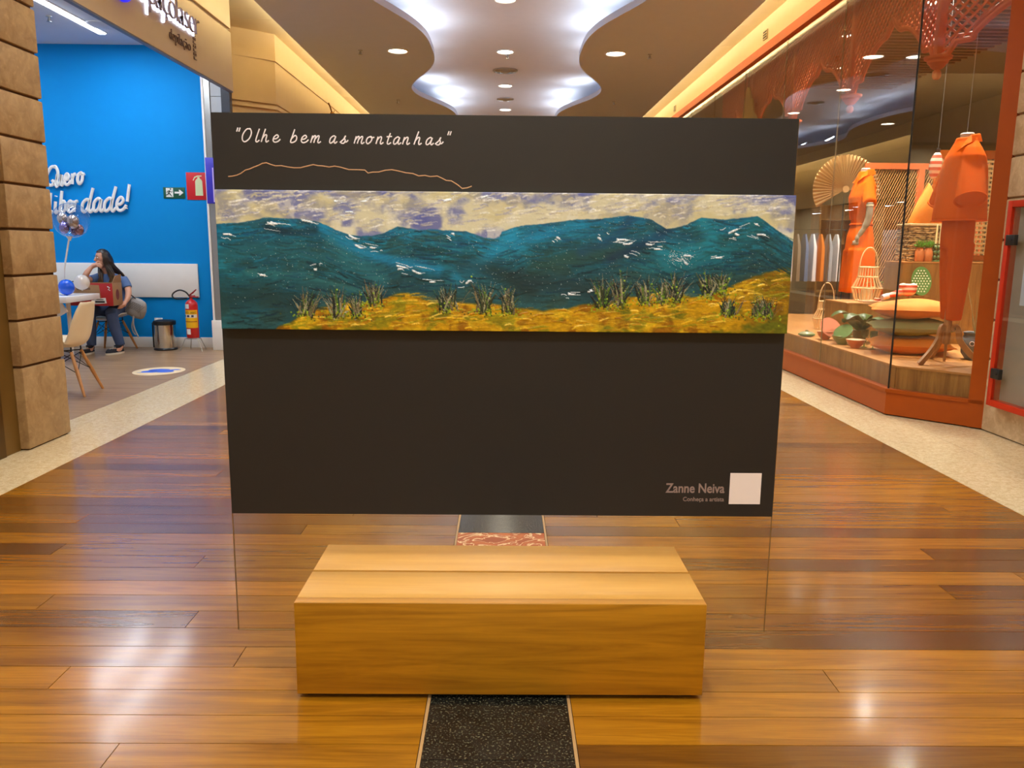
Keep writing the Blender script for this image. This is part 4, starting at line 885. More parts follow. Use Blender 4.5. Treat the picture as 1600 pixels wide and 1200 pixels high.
part('running_figure', run, M('sign_ink', (10, 60, 46), .5), t)
# wall lettering
t = thing('wall_lettering', 'white raised handwritten words across the blue wall above the balloons', 'lettering', (-6.2, YB, 2.1))
PXM = .01002
def wxx(px): return -6.613+(px-79)*((6.613-6.054)/58)
for ch, px, py, xs, ys in [('Q', 70, 293, .135, .15), ('u', 85.5, 292.5, .105, .15), ('e', 97, 292, .10, .155), ('r', 108.5, 291, .10, .15), ('o', 117, 290.5, .11, .16),
                       ('l', 70.5, 334, .10, .165), ('i', 79, 333, .10, .165), ('b', 87, 332, .11, .17), ('e', 98, 331.5, .11, .16), ('r', 108, 331, .10, .16), ('d', 119.5, 331, .165, .18), ('a', 137, 330, .16, .185), ('d', 153, 329.5, .175, .185), ('e', 172, 328.5, .155, .19), ('!', 187.5, 326, .13, .19)]:
    mb = MB(); z = 2.053+(325-py)*.00985-.0006*(198-px)*.0
    stroke_letter(mb, ch, (wxx(px), YB-.03, z), U, V, xs, ys, .046, .03, slant=.16, n=10); part('letter', mb, m_white, t)
# floor sticker
t = thing('floor_sticker', 'oval beige floor sticker with a blue emblem on the store floor', 'sticker', (-4.25, 9.70, 0))
part('disc', MB().lathe([(0, 0.0012), (.31, .0012), (.31, 0.0002)], (-4.25, 9.70, .0), 40, sx=.95, sy=1.1), M('sticker_beige', (228, 206, 168), .5), t)
mb = MB()
for (dx, dy, a, b_) in ((-.02, .06, .13, .10), (.07, -.03, .12, .09), (-.08, -.06, .11, .08)): mb.lathe([(0, .0024), (1, .0024), (1, .0012)], (-4.25+dx, 9.70+dy, 0), 24, sx=a, sy=b_)
mb.prism([(-.2, -.16), (-.05, -.13), (.22, .12), (.17, .16), (-.02, .02)], (-4.25, 9.70, .0012), (1, 0, 0), (0, 1, 0), .0014)
part('emblem', mb, M('emblem_blue', (66, 108, 224), .5), t)
# ------------------------------------------------------------------ seated woman
def fuse(mb, name, mats, off, voxel=.008, smooth=4, parent=None, paint=None):
    me = mb.mesh(name, mats, off, fix=True); o = bpy.data.objects.new(name, me); COL.objects.link(o)
    r = o.modifiers.new('r', 'REMESH'); r.mode = 'VOXEL'; r.voxel_size = voxel; r.use_smooth_shade = True
    s_ = o.modifiers.new('s', 'SMOOTH'); s_.iterations = smooth; s_.factor = .5
    me2 = evalmesh(o); bpy.data.objects.remove(o); me2.materials.clear()
    for mt in (mats if isinstance(mats, (list, tuple)) else [mats]): me2.materials.append(mt)
    me2.polygons.foreach_set('use_smooth', [True]*len(me2.polygons))
    return link(name, me2, parent)
def ell(cx_, cy_, z, a, b_, ang=0, n=24, tilt=0):
    ca, sa = math.cos(ang), math.sin(ang); R_ = []
    for j in range(n):
        t_ = 2*PI*j/n; x = a*math.cos(t_); y = b_*math.sin(t_); R_.append((cx_+x*ca-y*sa, cy_+x*sa+y*ca, z+tilt*y))
    return R_
m_skin = M('skin', (206, 150, 122), .5, var=.04); m_tee = M('blue_tee', (84, 112, 160), .8, var=.08, bump=.1, bs=40); m_jean = M('denim', (66, 84, 122), .85, var=.14, vs=14, bump=.15, bs=120)
m_shoe = M('navy_canvas', (22, 24, 36), .7); m_sole = M('shoe_sole', (228, 222, 206), .6)
WB = Vector((-5.70, 11.60, .50))
wom = thing('person', 'seated woman in blue T-shirt and jeans resting her chin on her hand behind a box', 'person', WB)
hc = Vector((-5.755, 11.53, 1.325)); hz = 2.48                              # head centre, yaw of the face
HR = Matrix.Rotation(math.radians(-38), 3, 'Z') @ Matrix.Rotation(math.radians(4), 3, 'X')
H_ = lambda x, y, z: hc + HR @ Vector((x, y, z))                            # head frame: -y is the face
def tub(mb, P_, R_, n=12): mb.tube(catmull(P_, 4), list(np.interp(np.linspace(0, 1, (len(P_)-1)*4+1), np.linspace(0, 1, len(R_)), R_)), n)
mb = MB()
mb.ball(H_(0, .012, .02), (.080, .100, .108), 24, 16, HR).ball(H_(0, -.03, -.06), (.058, .062, .068), 20, 12, HR)
mb.tube([H_(0, -.092, .018), H_(0, -.112, -.012), H_(0, -.100, -.024)], [.010, .015, .010], 10)                     # nose
mb.ball(H_(0, -.090, -.052), (.024, .010, .010), 12, 8, HR).ball(H_(0, -.078, -.095), (.026, .020, .018), 12, 8, HR)
for s in (-1, 1): mb.ball(H_(s*.083, .015, -.005), (.010, .020, .030), 12, 8, HR)
tub(mb, [(-5.72, 11.60, 1.06), (-5.735, 11.58, 1.15), (-5.745, 11.555, 1.25)], [.062, .052, .055])
mb.loft([ell(-5.68, 11.66, .56, .19, .13), ell(-5.68, 11.66, .66, .19, .125), ell(-5.685, 11.65, .78, .155, .10), ell(-5.69, 11.635, .92, .165, .105), ell(-5.695, 11.62, 1.02, .175, .10), ell(-5.70, 11.605, 1.09, .14, .075), ell(-5.71, 11.60, 1.125, .07, .06)])
tub(mb, [(-5.86, 11.60, 1.06), (-5.90, 11.46, 1.03), (-5.915, 11.31, 1.055)], [.058, .048, .042]); tub(mb, [(-5.915, 11.31, 1.055), (-5.885, 11.33, 1.13), (-5.835, 11.375, 1.215)], [.042, .040, .028])
# right hand under the chin, fingers curled along the mouth
tub(mb, [(-5.84, 11.37, 1.205), (-5.80, 11.385, 1.235), (-5.77, 11.40, 1.24)], [.028, .034, .030])
for k, (dz, ln) in enumerate(((.018, .070), (.004, .078), (-.010, .072), (-.022, .060))):
    b0 = Vector((-5.775, 11.392-.004*k, 1.238+dz)); tub(mb, [b0, b0+Vector((ln*.5, .006, .004)), b0+Vector((ln*.85, .016, -.012)), b0+Vector((ln*.9, .026, -.028))], [.0115, .0105, .0095, .008], 8)
tub(mb, [(-5.80, 11.40, 1.25), (-5.785, 11.42, 1.275), (-5.77, 11.435, 1.292)], [.013, .012, .010], 8)
tub(mb, [(-5.52, 11.61, 1.05), (-5.45, 11.58, .93), (-5.415, 11.53, .85)], [.056, .048, .042]); tub(mb, [(-5.415, 11.53, .85), (-5.40, 11.45, .77), (-5.405, 11.38, .715)], [.042, .038, .027])
tub(mb, [(-5.405, 11.38, .715), (-5.41, 11.355, .69), (-5.415, 11.33, .675)], [.028, .033, .03])
for k in range(4):
    b0 = Vector((-5.400-.012*k*.4, 11.335-.004*k, .690-.014*k)); tub(mb, [b0, b0+Vector((-.012, -.035, -.006)), b0+Vector((-.035, -.055, -.010)), b0+Vector((-.055, -.050, -.012))], [.0115, .0105, .0095, .008], 8)
tub(mb, [(-5.41, 11.36, .715), (-5.425, 11.335, .73), (-5.44, 11.31, .735)], [.013, .011, .010], 8)
for P_ in ([(-5.60, 11.62, .59), (-5.56, 11.40, .605), (-5.53, 11.22, .575)], [(-5.77, 11.62, .59), (-5.80, 11.40, .605), (-5.83, 11.20, .575)]): tub(mb, P_, [.095, .080, .066])
tub(mb, [(-5.53, 11.22, .575), (-5.505, 11.24, .36), (-5.455, 11.27, .13)], [.066, .060, .042]); tub(mb, [(-5.83, 11.20, .575), (-5.84, 11.22, .36), (-5.845, 11.22, .13)], [.066, .060, .042])
tub(mb, [(-5.455, 11.27, .11), (-5.475, 11.20, .055), (-5.53, 11.08, .045)], [.040, .042, .034]); tub(mb, [(-5.845, 11.22, .11), (-5.85, 11.15, .055), (-5.865, 11.02, .045)], [.040, .042, .034])
fuse(mb, 'body', m_skin, WB, .0075, 3, wom)
mb = MB().loft([ell(-5.68, 11.655, .60, .205, .145), ell(-5.683, 11.65, .72, .195, .135), ell(-5.687, 11.642, .84, .178, .122), ell(-5.69, 11.628, .95, .188, .125), ell(-5.695, 11.615, 1.03, .195, .115), ell(-5.70, 11.603, 1.085, .165, .088), ell(-5.708, 11.60, 1.115, .095, .068)])
tub(mb, [(-5.85, 11.605, 1.055), (-5.885, 11.52, 1.035), (-5.90, 11.43, 1.03)], [.072, .068, .066]); tub(mb, [(-5.53, 11.61, 1.045), (-5.475, 11.595, .97), (-5.445, 11.575, .91)], [.070, .066, .066])
fuse(mb, 'tee_shirt', m_tee, WB, .012, 4, wom)
mb = MB().loft([ell(-5.68, 11.66, .515, .19, .14), ell(-5.68, 11.66, .60, .205, .145), ell(-5.68, 11.655, .66, .198, .138)])
for P_ in ([(-5.60, 11.62, .595), (-5.56, 11.40, .61), (-5.53, 11.21, .58)], [(-5.77, 11.62, .595), (-5.80, 11.40, .61), (-5.83, 11.19, .58)]): tub(mb, P_, [.108, .094, .082])
tub(mb, [(-5.53, 11.215, .58), (-5.505, 11.24, .36), (-5.458, 11.268, .115)], [.082, .076, .062]); tub(mb, [(-5.83, 11.195, .58), (-5.84, 11.22, .36), (-5.845, 11.222, .115)], [.082, .076, .062])
fuse(mb, 'jeans', m_jean, WB, .012, 4, wom)
for (ax, ay, dx, dy) in ((-5.462, 11.255, -.075, -.18), (-5.848, 11.21, -.025, -.20)):
    d_ = Vector((dx, dy, 0)).normalized(); s_ = Vector((-d_.y, d_.x, 0)); A = Vector((ax, ay, 0))-d_*.045
    def foot(z, wf, lf, k=0): return [tuple(A+d_*(.135+(.155+lf)*math.cos(t_))+s_*((.050+wf)*math.sin(t_)*(1+.18*math.cos(t_)))+Vector((0, 0, z))) for t_ in np.linspace(0, 2*PI, 25)[:-1]]
    sh = part('shoe', MB().loft([foot(.026, 0, 0), foot(.055, -.004, -.006), foot(.082, -.014, -.03)]).loft([[tuple(A+d_*(.065+(.075)*math.cos(t_))+s_*(.042*math.sin(t_))+Vector((0, 0, z))) for t_ in np.linspace(0, 2*PI, 25)[:-1]] for z in (.07, .105, .125)]), m_shoe, wom)
    part('sole', MB().loft([foot(.002, .001, .0), foot(.03, .004, .004)]), m_sole, sh)
    mbl = MB()
    for q in range(4): c_ = A+d_*(.14+.025*q)+Vector((0, 0, .098-.006*q)); mbl.tube([c_-s_*.022, c_+Vector((0, 0, .005)), c_+s_*.022], .003, 6)
    part('laces', mbl, m_sole, sh)
# hair, face
mt, nt, b = nodes('brown_hair'); tc = N(nt, 'ShaderNodeTexCoord'); sp = N(nt, 'ShaderNodeSeparateXYZ'); nt.links.new(tc.outputs['Object'], sp.inputs[0])
nt.links.new(ramp(nt, sp.outputs['Z'], [(.44, lin((128, 92, 56))), (.66, lin((40, 28, 22)))]), b.inputs['Base Color']); b.inputs['Roughness'].default_value = .4; m_hair = mt
mb = MB(); rr = random.Random(3)
def cap(u, v):
    az = math.radians(64+(360-128)*u); pol = math.radians(2+108*v); f_ = 1.0
    x = .088*math.sin(pol)*math.sin(az); y = -.108*math.sin(pol)*math.cos(az)+.014; z = .118*math.cos(pol)+.022
    return H_(x*1.03, y, z)
mb.grid(cap, 28, 12)
mb.grid(lambda u, v: H_(.090*math.sin(math.radians(-72+144*u))*math.sin(math.radians(4+46*v)), -.108*math.cos(math.radians(-72+144*u))*math.sin(math.radians(4+46*v))+.012, .119*math.cos(math.radians(4+46*v))+.022), 16, 6)
for q in range(120):
    az = math.radians(rr.uniform(62, 298)); x = .086*math.sin(az); y = -.104*math.cos(az)+.014
    a = H_(x*.45, y*.4, .125); b_ = H_(x*1.05, y*1.05, .02); c_ = H_(x*1.12, y*1.1+.01, -.09)
    side = -1 if x < 0 else 1
    front = math.cos(az) > -.25
    fr_ = rr.uniform(.8, 1.15)
    if front: e_ = Vector((-5.70+side*.085*fr_+rr.uniform(-.03, .03), 11.49+rr.uniform(-.015, .02), 1.08)); f_ = Vector((-5.70+side*.075*fr_+rr.uniform(-.04, .04), 11.485, .97+rr.uniform(-.05, .04)))
    else: e_ = Vector((-5.70+side*.11*fr_+rr.uniform(-.05, .05), 11.70, 1.08)); f_ = Vector((-5.70+side*.13*fr_+rr.uniform(-.05, .05), 11.735, .95+rr.uniform(-.05, .05)))
    P_ = catmull([a, b_, c_, e_, f_], 4); mb.tube(P_, [.010]*6+[.012]*6+[.009]*(len(P_)-13)+[.003], 6)
part('hair', mb, m_hair, wom, ang=60)
m_eye = M('eye_white', (230, 226, 220), .3, var=0); m_iris = M('iris', (40, 26, 18), .2, var=0); m_brow = M('eyebrow', (44, 30, 24), .7); m_lip = M('lips', (168, 92, 86), .45)
for s in (-1, 1):
    e_ = part('eye', MB().ball(H_(s*.034, -.081, .022), (.015, .009, .0075), 14, 10, HR), m_eye, wom); part('iris', MB().ball(H_(s*.034-.003, -.0885, .022), (.0065, .003, .0065), 12, 8, HR), m_iris, e_)
    part('eyebrow', MB().tube([H_(s*.016, -.092, .040), H_(s*.034, -.092, .048), H_(s*.054, -.078, .042)], [.003, .004, .002], 6), m_brow, wom)
part('lips', MB().ball(H_(0, -.098, -.050), (.022, .006, .004), 12, 8, HR).ball(H_(0, -.097, -.058), (.019, .007, .0045), 12, 8, HR), m_lip, wom)
# box on the lap
m_card = M('cardboard', (168, 128, 88), .75, var=.08, vs=9); m_cardi = M('cardboard_inner', (150, 112, 74), .8); m_boxr = M('box_red', (176, 32, 34), .55, var=.06)
bx0, bx1, by0, by1, bz0, bz1 = -6.005, -5.415, 11.06, 11.34, .69, 1.0
t = thing('cardboard_box', 'open red and brown cardboard box on the lap of the seated woman', 'box', (-5.7, 11.2, bz0))
part('front_panel', MB().bb((bx0, by0, bz0), (bx1, by0+.006, bz1), bev=.001), m_boxr, t)
part('kraft_patch', MB().prism([(.06, .11), (.43, .10), (.41, .285), (.04, .295)], (bx0, by0-.0005, bz0), U, V, .001), m_card, t)
part('print_mark', MB().bb((bx0+.10, by0-.0025, bz0+.215), (bx0+.19, by0-.0015, bz0+.25)).bb((bx0+.20, by0-.0025, bz0+.22), (bx0+.29, by0-.0015, bz0+.25)), M('faded_print', (116, 84, 62), .7), t)
part('side_panel', MB().bb((bx1-.006, by0+.006, bz0), (bx1, by1, bz1), bev=.001), m_card, t)
part('side_panel', MB().bb((bx0, by0+.006, bz0), (bx0+.006, by1, bz1), bev=.001), m_card, t)
part('back_panel', MB().bb((bx0+.006, by1-.006, bz0), (bx1-.006, by1, bz1), bev=.001), m_cardi, t)
part('bottom', MB().bb((bx0+.006, by0+.006, bz0), (bx1-.006, by1-.006, bz0+.006)), m_cardi, t)
part('flap', MB().prism([(by0+.01, 0), (by1-.01, 0), (by1-.03, .12), (by0+.08, .10)], (bx1-.005, 0, bz1+.001), (0, 1, 0), (.12, 0, .992), .005), m_card, t)
part('shipping_label', MB().prism([(.33, .02), (.50, .035), (.49, .11), (.32, .095)], (bx0, by0-.0005, bz0), U, V, .001), m_white, t)
part('label_print', MB().bb((bx0+.345, by0-.003, bz0+.045), (bx0+.475, by0-.0015, bz0+.066)).bb((bx0+.36, by0-.003, bz0+.082), (bx0+.46, by0-.0015, bz0+.092)), m_black, t)
part('recycling_mark', MB().tube([(bx1-.065, by0-.001, bz1-.045), (bx1-.035, by0-.001, bz1-.06), (bx1-.055, by0-.001, bz1-.085), (bx1-.03, by0-.001, bz1-.10)], .007, 6), m_white, t)
part('side_print', MB().ball((bx1+.0005, 11.20, .84), (.001, .05, .075), 14, 8), M('logo_dark_red', (120, 52, 50), .6), t)
t = thing('dark_folder', 'small dark folder sticking out of the open cardboard box', 'folder', (-5.9, 11.15, 1.0))
part('cover', MB().box((-5.90, 11.13, 1.005), (.16, .09, .012), R=Matrix.Rotation(.2, 3, 'Y'), bev=.003), M('charcoal', (52, 54, 58), .5), t)
part('pages', MB().box((-5.90, 11.132, .992), (.15, .08, .010), R=Matrix.Rotation(.2, 3, 'Y')), m_white, t)
# handbag
m_bag = M('grey_leather', (150, 146, 142), .5, var=.08, bump=.3, bs=60)
t = thing('handbag', 'soft grey quilted handbag hanging from the arm of the seated woman', 'handbag', (-5.33, 11.55, .5))
RB_ = Matrix.Rotation(math.radians(24), 3, 'Y')
def bagf(u, v):
    a = 2*PI*u; s_ = 1-2*v; w_ = .145*(1-.25*max(0, s_))*max(.02, (1-abs(s_)**5))**.35; d_ = .075*(1-.5*max(0, s_))*max(.02, (1-abs(s_)**4))**.5
    return Vector((-5.325, 11.55, .625)) + RB_ @ Vector((w_*math.copysign(abs(math.cos(a))**.7, math.cos(a)), d_*math.sin(a), .145*s_))
part('body', MB().grid(bagf, 32, 16), m_bag, t, ang=80)
mb = MB()
for k in range(-4, 5):
    for sgn in (1, -1):
        P_ = [Vector((-5.325, 11.55, .625)) + RB_ @ Vector((.028*k+sgn*.04*q, -.078+.012*abs(q)*2, -.09+.09*(q+1))) for q in (-.9, 0, .9)]
        if all(abs((RB_.transposed() @ (p-Vector((-5.325, 11.55, .625)))).x) < .12 for p in P_): mb.tube(P_, .004, 5)
part('quilting', mb, M('grey_seam', (118, 114, 112), .6), t)
part('handle', MB().tube(catmull([(-5.43, 11.53, .70), (-5.445, 11.52, .79), (-5.41, 11.51, .835), (-5.36, 11.52, .80), (-5.315, 11.53, .755)], 5), .008, 8), M('handle_dark', (52, 48, 50), .5), t)
part('strap', MB().tube(catmull([(-5.35, 11.50, .54), (-5.36, 11.49, .42), (-5.345, 11.49, .32), (-5.30, 11.49, .21)], 5), [.012]*16, 6).tube(catmull([(-5.33, 11.5, .53), (-5.38, 11.49, .40), (-5.375, 11.49, .30), (-5.34, 11.49, .24)], 5), .009, 6), m_bag, t)

# ------------------------------------------------------------------ shop display
t = thing('display_platform', 'long low wooden display platform behind the shop glass', 'platform', (4.4, 9, 0))
PZ = .47
cor = (3.735, 7.451); pe = Q0+NB*.1
poly = [(3.735, 13.5), cor, (pe.x, pe.y), (6.8, 6.88), (6.8, 13.5)]
part('top', MB().prism([(3.725, 13.5), (3.725, 7.448), (pe.x-.008, pe.y-.008), (6.8, 6.865), (6.8, 13.5)], (0, 0, PZ-.018), (1, 0, 0), (0, 1, 0), .018), m_plyt, t)
y = 7.46
while y < 13.4: part('board', MB().bb((3.735, y+.001, .0), (3.755, min(13.5, y+.249)-.001, PZ-.0185)), m_ply, t); y += .25
L_ = (Vector((pe.x, pe.y, 0))-Vector((*cor, 0))).length; s = 0
while s < L_-.02:
    e_ = min(L_, s+.36); c_ = Vector((*cor, 0))+DB*((s+e_)/2)+NB*.01
    mbx = MB().box((c_.x, c_.y, (PZ-.0185)/2), (e_-s-.002, .02, PZ-.0185), rz=math.atan2(DB.y, DB.x)); part('board', mbx, m_ply, t); s = e_
part('frame', MB().bb((3.80, 7.6, 0), (6.75, 13.45, .44)), m_dark, t)
def crate(lab, x0, x1, y0, y1, z0, z1, step=.2):
    t = thing('wooden_plinth', lab, 'plinth', ((x0+x1)/2, (y0+y1)/2, z0))
    x = x0
    while x < x1-.01: part('board', MB().bb((x+.001, y0, z0), (min(x1, x+step)-.001, y0+.018, z1-.019)), m_ply, t); x += step
    part('top', MB().bb((x0-.004, y0-.004, z1-.018), (x1+.004, y1, z1), bev=.002), m_plyt, t)
    part('side', MB().bb((x0, y0+.019, z0), (x0+.018, y1, z1-.019)), m_ply, t); part('side', MB().bb((x1-.018, y0+.019, z0), (x1, y1, z1-.019)), m_ply, t); part('back', MB().bb((x0+.019, y1-.018, z0), (x1-.019, y1, z1-.019)), m_ply, t)
crate('lower wooden plinth under the big lantern and orange tableware', 4.18, 5.16, 9.70, 10.36, PZ, .915)
crate('tall wooden plinth carrying the wicker hamper and two potted plants', 4.60, 5.55, 9.25, 9.69, PZ, 1.425, .24)
def pillow(u, v, a, b_, h, sag=0):
    x, y = 2*u-1, 2*v-1; k_ = (1-abs(x)**2.6)**.55*(1-abs(y)**2.6)**.55 if abs(x) < 1 and abs(y) < 1 else 0
    s_ = 1-.07*(1-abs(x))**1*abs(y)**3; s2 = 1-.07*(1-abs(y))*abs(x)**3
    return x*a*s2, y*b_*s_, h*k_
def cushion(lab, c, a, b_, h, mat_, rz=0, R=None, group=None):
    t = thing('cushion', lab, 'cushion', (c[0], c[1], c[2]-h), group); R = R or Matrix.Rotation(rz, 3, 'Z'); c = Vector(c); mb = MB()
    for sg in (1, -1): mb.grid(lambda u, v: c + R @ (lambda p: Vector((p[0], p[1], sg*p[2]+(0.012*math.sin(9*u+4*v)*(1 if p[2] > .3*h else 0)))))(pillow(u, v, a, b_, h)), 22, 22)
    part('cover', mb, mat_, t, ang=70)
    E_ = [pillow(q, 0, a, b_, h) for q in np.linspace(0, 1, 12)]+[pillow(1, q, a, b_, h) for q in np.linspace(0, 1, 12)]+[pillow(q, 1, a, b_, h) for q in np.linspace(1, 0, 12)]+[pillow(0, q, a, b_, h) for q in np.linspace(1, 0, 12)]
    part('piping', MB().tube([c + R @ Vector(p) for p in E_], .006, 6, closed=True), mat_, t)
m_cus = M('orange_linen', (232, 132, 34), .8, var=.08, bump=.2, bs=90); m_cusg = M('sage_linen', (148, 152, 100), .8, var=.08, bump=.2, bs=90)
cushion('orange cushion at the bottom of the stack of three', (4.33, 8.42, PZ+.098), .40, .32, .098, m_cus, -.35)
cushion('sage green cushion in the middle of the stack of three', (4.33, 8.42, PZ+.285), .40, .32, .09, m_cusg, -.32)
cushion('orange cushion on top of the stack of three', (4.33, 8.42, PZ+.47), .41, .33, .098, m_cus, -.38)
def peaked(lab, c, a, H, h, lean, mat_):
    t = thing('cushion', lab, 'cushion', c, 'peaked cushions on the hamper'); mb = MB(); cx0, cy0, cz0 = c
    for sg in (1, -1):
        mb.grid(lambda u, v: (cx0+a*(2*u-1)*(1-.93*v**1.1)*(1+.06*math.sin(PI*v))+lean*v, cy0+sg*h*max(0, (1-abs(2*u-1)**2.4))**.6*(math.sin(PI*min(1, .18+.82*v))**.7 if v < .999 else 0), cz0+H*v-.02*(abs(2*u-1)**2)*v), 18, 18)
    part('cover', mb, mat_, t, ang=70)
    part('piping', MB().tube([(cx0-a, cy0, cz0+.008), (cx0-a*.55+lean*.5, cy0, cz0+H*.5), (cx0-a*.07+lean, cy0, cz0+H), (cx0+a*.55+lean*.5, cy0, cz0+H*.5), (cx0+a, cy0, cz0+.008)], .006, 6), mat_, t)
peaked('pale orange peaked cushion standing on the left of the wicker hamper', (4.92, 9.42, 1.862), .225, .46, .085, -.02, m_cus)
peaked('second pale orange peaked cushion on the hamper half behind the shirt', (5.21, 9.56, 1.862), .20, .44, .07, -.04, m_cus)
# wicker hamper
mt, nt, b = nodes('wicker'); tc = N(nt, 'ShaderNodeTexCoord'); wv = N(nt, 'ShaderNodeTexNoise', Scale=1.0, Detail=2.0)
mp = N(nt, 'ShaderNodeMapping'); mp.inputs['Scale'].default_value = (22, 22, 60); nt.links.new(tc.outputs['Object'], mp.inputs[0]); nt.links.new(mp.outputs[0], wv.inputs['Vector'])
nt.links.new(ramp(nt, wv.outputs['Fac'], [(.4, lin((96, 62, 30))), (.58, lin((206, 164, 106)))]), b.inputs['Base Color']); b.inputs['Roughness'].default_value = .7; m_wick = mt
t = thing('wicker_hamper', 'woven wicker hamper behind the two potted plants on the tall plinth', 'basket', (5.0, 9.5, 1.425))
mb = MB()
for k in range(16): 
    z = 1.437+.0245*k; o_ = .004*(k % 2)
    mb.tube([(4.70-o_, 9.34-o_, z), (5.28+o_, 9.34-o_, z), (5.28+o_, 9.64, z), (4.70-o_, 9.64, z)], .0135, 6, closed=True)
part('weave', mb, m_wick, t); part('lid', MB().bb((4.68, 9.32, 1.83), (5.30, 9.66, 1.86), bev=.008), M('pale_wicker', (206, 170, 116), .6, var=.15, vs=40), t)
# potted plants
m_terra = M('terracotta', (214, 124, 62), .7, var=.1)
for i, (x, lab) in enumerate(((4.80, 'terracotta pot with green sprigs, left one on the tall plinth'), (4.90, 'terracotta pot with green sprigs, right one beside the candles'))):
    t = thing('potted_plant', lab, 'plant', (x, 9.29, 1.425), 'potted plants on the tall plinth')
    part('pot', MB().lathe([(.040, 0), (.050, .02), (.050, .115), (.040, .135), (.032, .15), (.038, .16), (.028, .155), (0, .15)], (x, 9.29, 1.425), 20), m_terra, t)
    rr = random.Random(i); mb = MB()
    for q in range(60): a = rr.uniform(0, 2*PI); r_ = rr.uniform(.005, .075); mb.tube([(x, 9.29, 1.575), (x+r_*.7*math.cos(a), 9.29+r_*.7*math.sin(a), 1.605), (x+r_*math.cos(a), 9.29+r_*math.sin(a), 1.60+rr.uniform(0, .075))], [.004, .008, .003], 4)
    part('foliage', mb, M('herb_green', (96, 150, 34), .6, var=.25, vs=30), t, kind='stuff')
# candles
for i, x in enumerate((4.985, 5.03)):
    t = thing('candle_holder', ['beaded candle holder with pale candle, nearer the potted plants', 'beaded candle holder with pale candle, half behind the trousers'][i], 'candle holder', (x, 9.30, 1.425), 'candle holders on the tall plinth')
    part('holder', MB().lathe([(.030, 0), (.032, .01), (.012, .02)]+[(.010+.014*abs(math.sin(q*PI/6)), .02+.0095*q) for q in range(19)]+[(.012, .205), (0, .205)], (x, 9.30, 1.425), 16), M('green_ceramic', (96, 112, 64), .25, var=.3, vs=40), t)
    part('candle', MB().lathe([(.011, .2), (.009, .42), (0, .425)], (x, 9.30, 1.425), 12), M('candle_wax', (240, 224, 160), .5, var=.02), t)
# plate, oven mitt
m_plg = M('plate_green', (92, 130, 62), .3, var=.06); m_dot = M('plate_dot', (232, 226, 186), .4)
t = thing('plate', 'green plate with cream dots leaning against the tall plinth', 'plate', (4.80, 9.12, 1.03))
RP = Matrix.Rotation(math.radians(-6), 3, 'Z') @ Matrix.Rotation(math.radians(76), 3, 'X'); pc = Vector((4.765, 9.13, 1.205)); SYP = 1.5
part('dish', MB().lathe([(0, -.004), (.06, -.004), (.105, .006), (.112, .012), (.104, .012), (.06, .004), (0, .004)], pc, 36, R=RP, sy=SYP), m_plg, t)
mb = MB()
for i in range(-3, 4):
    for j in range(-5, 6):
        x, y = .032*i+.016*(j % 2), .030*j
        if (x/.098)**2+(y/(.098*SYP))**2 < 1: r_ = math.hypot(x, y/SYP); mb.ball(pc+RP @ Vector((x, y, .0055+max(0, r_-.06)*.17)), (.0085, .0085, .002), 10, 4, RP)
part('dots', mb, m_dot, t, kind='stuff')
t = thing('plate_stand', 'small dark stand behind the green dotted plate', 'stand', (4.80, 9.18, .47)); part('post', MB().bb((4.70, 9.165, .47), (4.84, 9.235, 1.04), bev=.004), m_ply, t); part('ledge', MB().bb((4.69, 9.08, 1.025), (4.85, 9.165, 1.04)), m_ply, t)
m_stripe = None
def striped(name, a_, b_, axis, scale):
    mt, nt, b = nodes(name); tc = N(nt, 'ShaderNodeTexCoord'); w_ = N(nt, 'ShaderNodeTexWave', Scale=scale); w_.bands_direction = axis; nt.links.new(tc.outputs['Object'], w_.inputs['Vector'])
    nt.links.new(ramp(nt, w_.outputs['Fac'], [(.48, lin(a_)), (.52, lin(b_))]), b.inputs['Base Color']); b.inputs['Roughness'].default_value = .8; return mt
m_str = striped('coral_stripe', (206, 84, 54), (240, 216, 190), 'Z', 6.0)
t = thing('oven_mitt', 'coral and white striped oven mitt lying on the top orange cushion', 'mitt', (4.40, 8.75, 1.06))
fuse(MB().ball((4.42, 8.72, 1.125), (.095, .04, .07)).ball((4.36, 8.72, 1.165), (.05, .035, .035)).ball((4.47, 8.72, 1.165), (.05, .035, .035)).tube([(4.34, 8.72, 1.10), (4.24, 8.72, 1.07), (4.14, 8.70, 1.045)], [.04, .03, .022]), 'mitt_body', m_str, (4.40, 8.75, 1.06), .01, 3, t)
part('cuff', MB().tube([(4.20, 8.71, 1.058), (4.13, 8.70, 1.040)], [.034, .032], 12), m_print, t)
# fish shaped striped hanger
t = thing('hanging_ornament', 'striped white and coral leaf shaped ornament hung on a cord by the orange shirt', 'ornament', (4.312, 8.2, 2.24))
part('body', MB().ball((4.312, 8.2, 2.395), (.062, .03, .135), 24, 16, Matrix.Rotation(.12, 3, 'Y')), striped('coral_band', (206, 92, 64), (244, 232, 214), 'Z', 5.2), t)
part('cord', MB().tube([(4.325, 8.2, 2.53), (4.33, 8.2, 3.4), (4.335, 8.2, 4.34)], .0035, 6), m_metal, t); part('clip', MB().bb((4.305, 8.19, 2.52), (4.345, 8.21, 2.56), bev=.003), m_black, t)
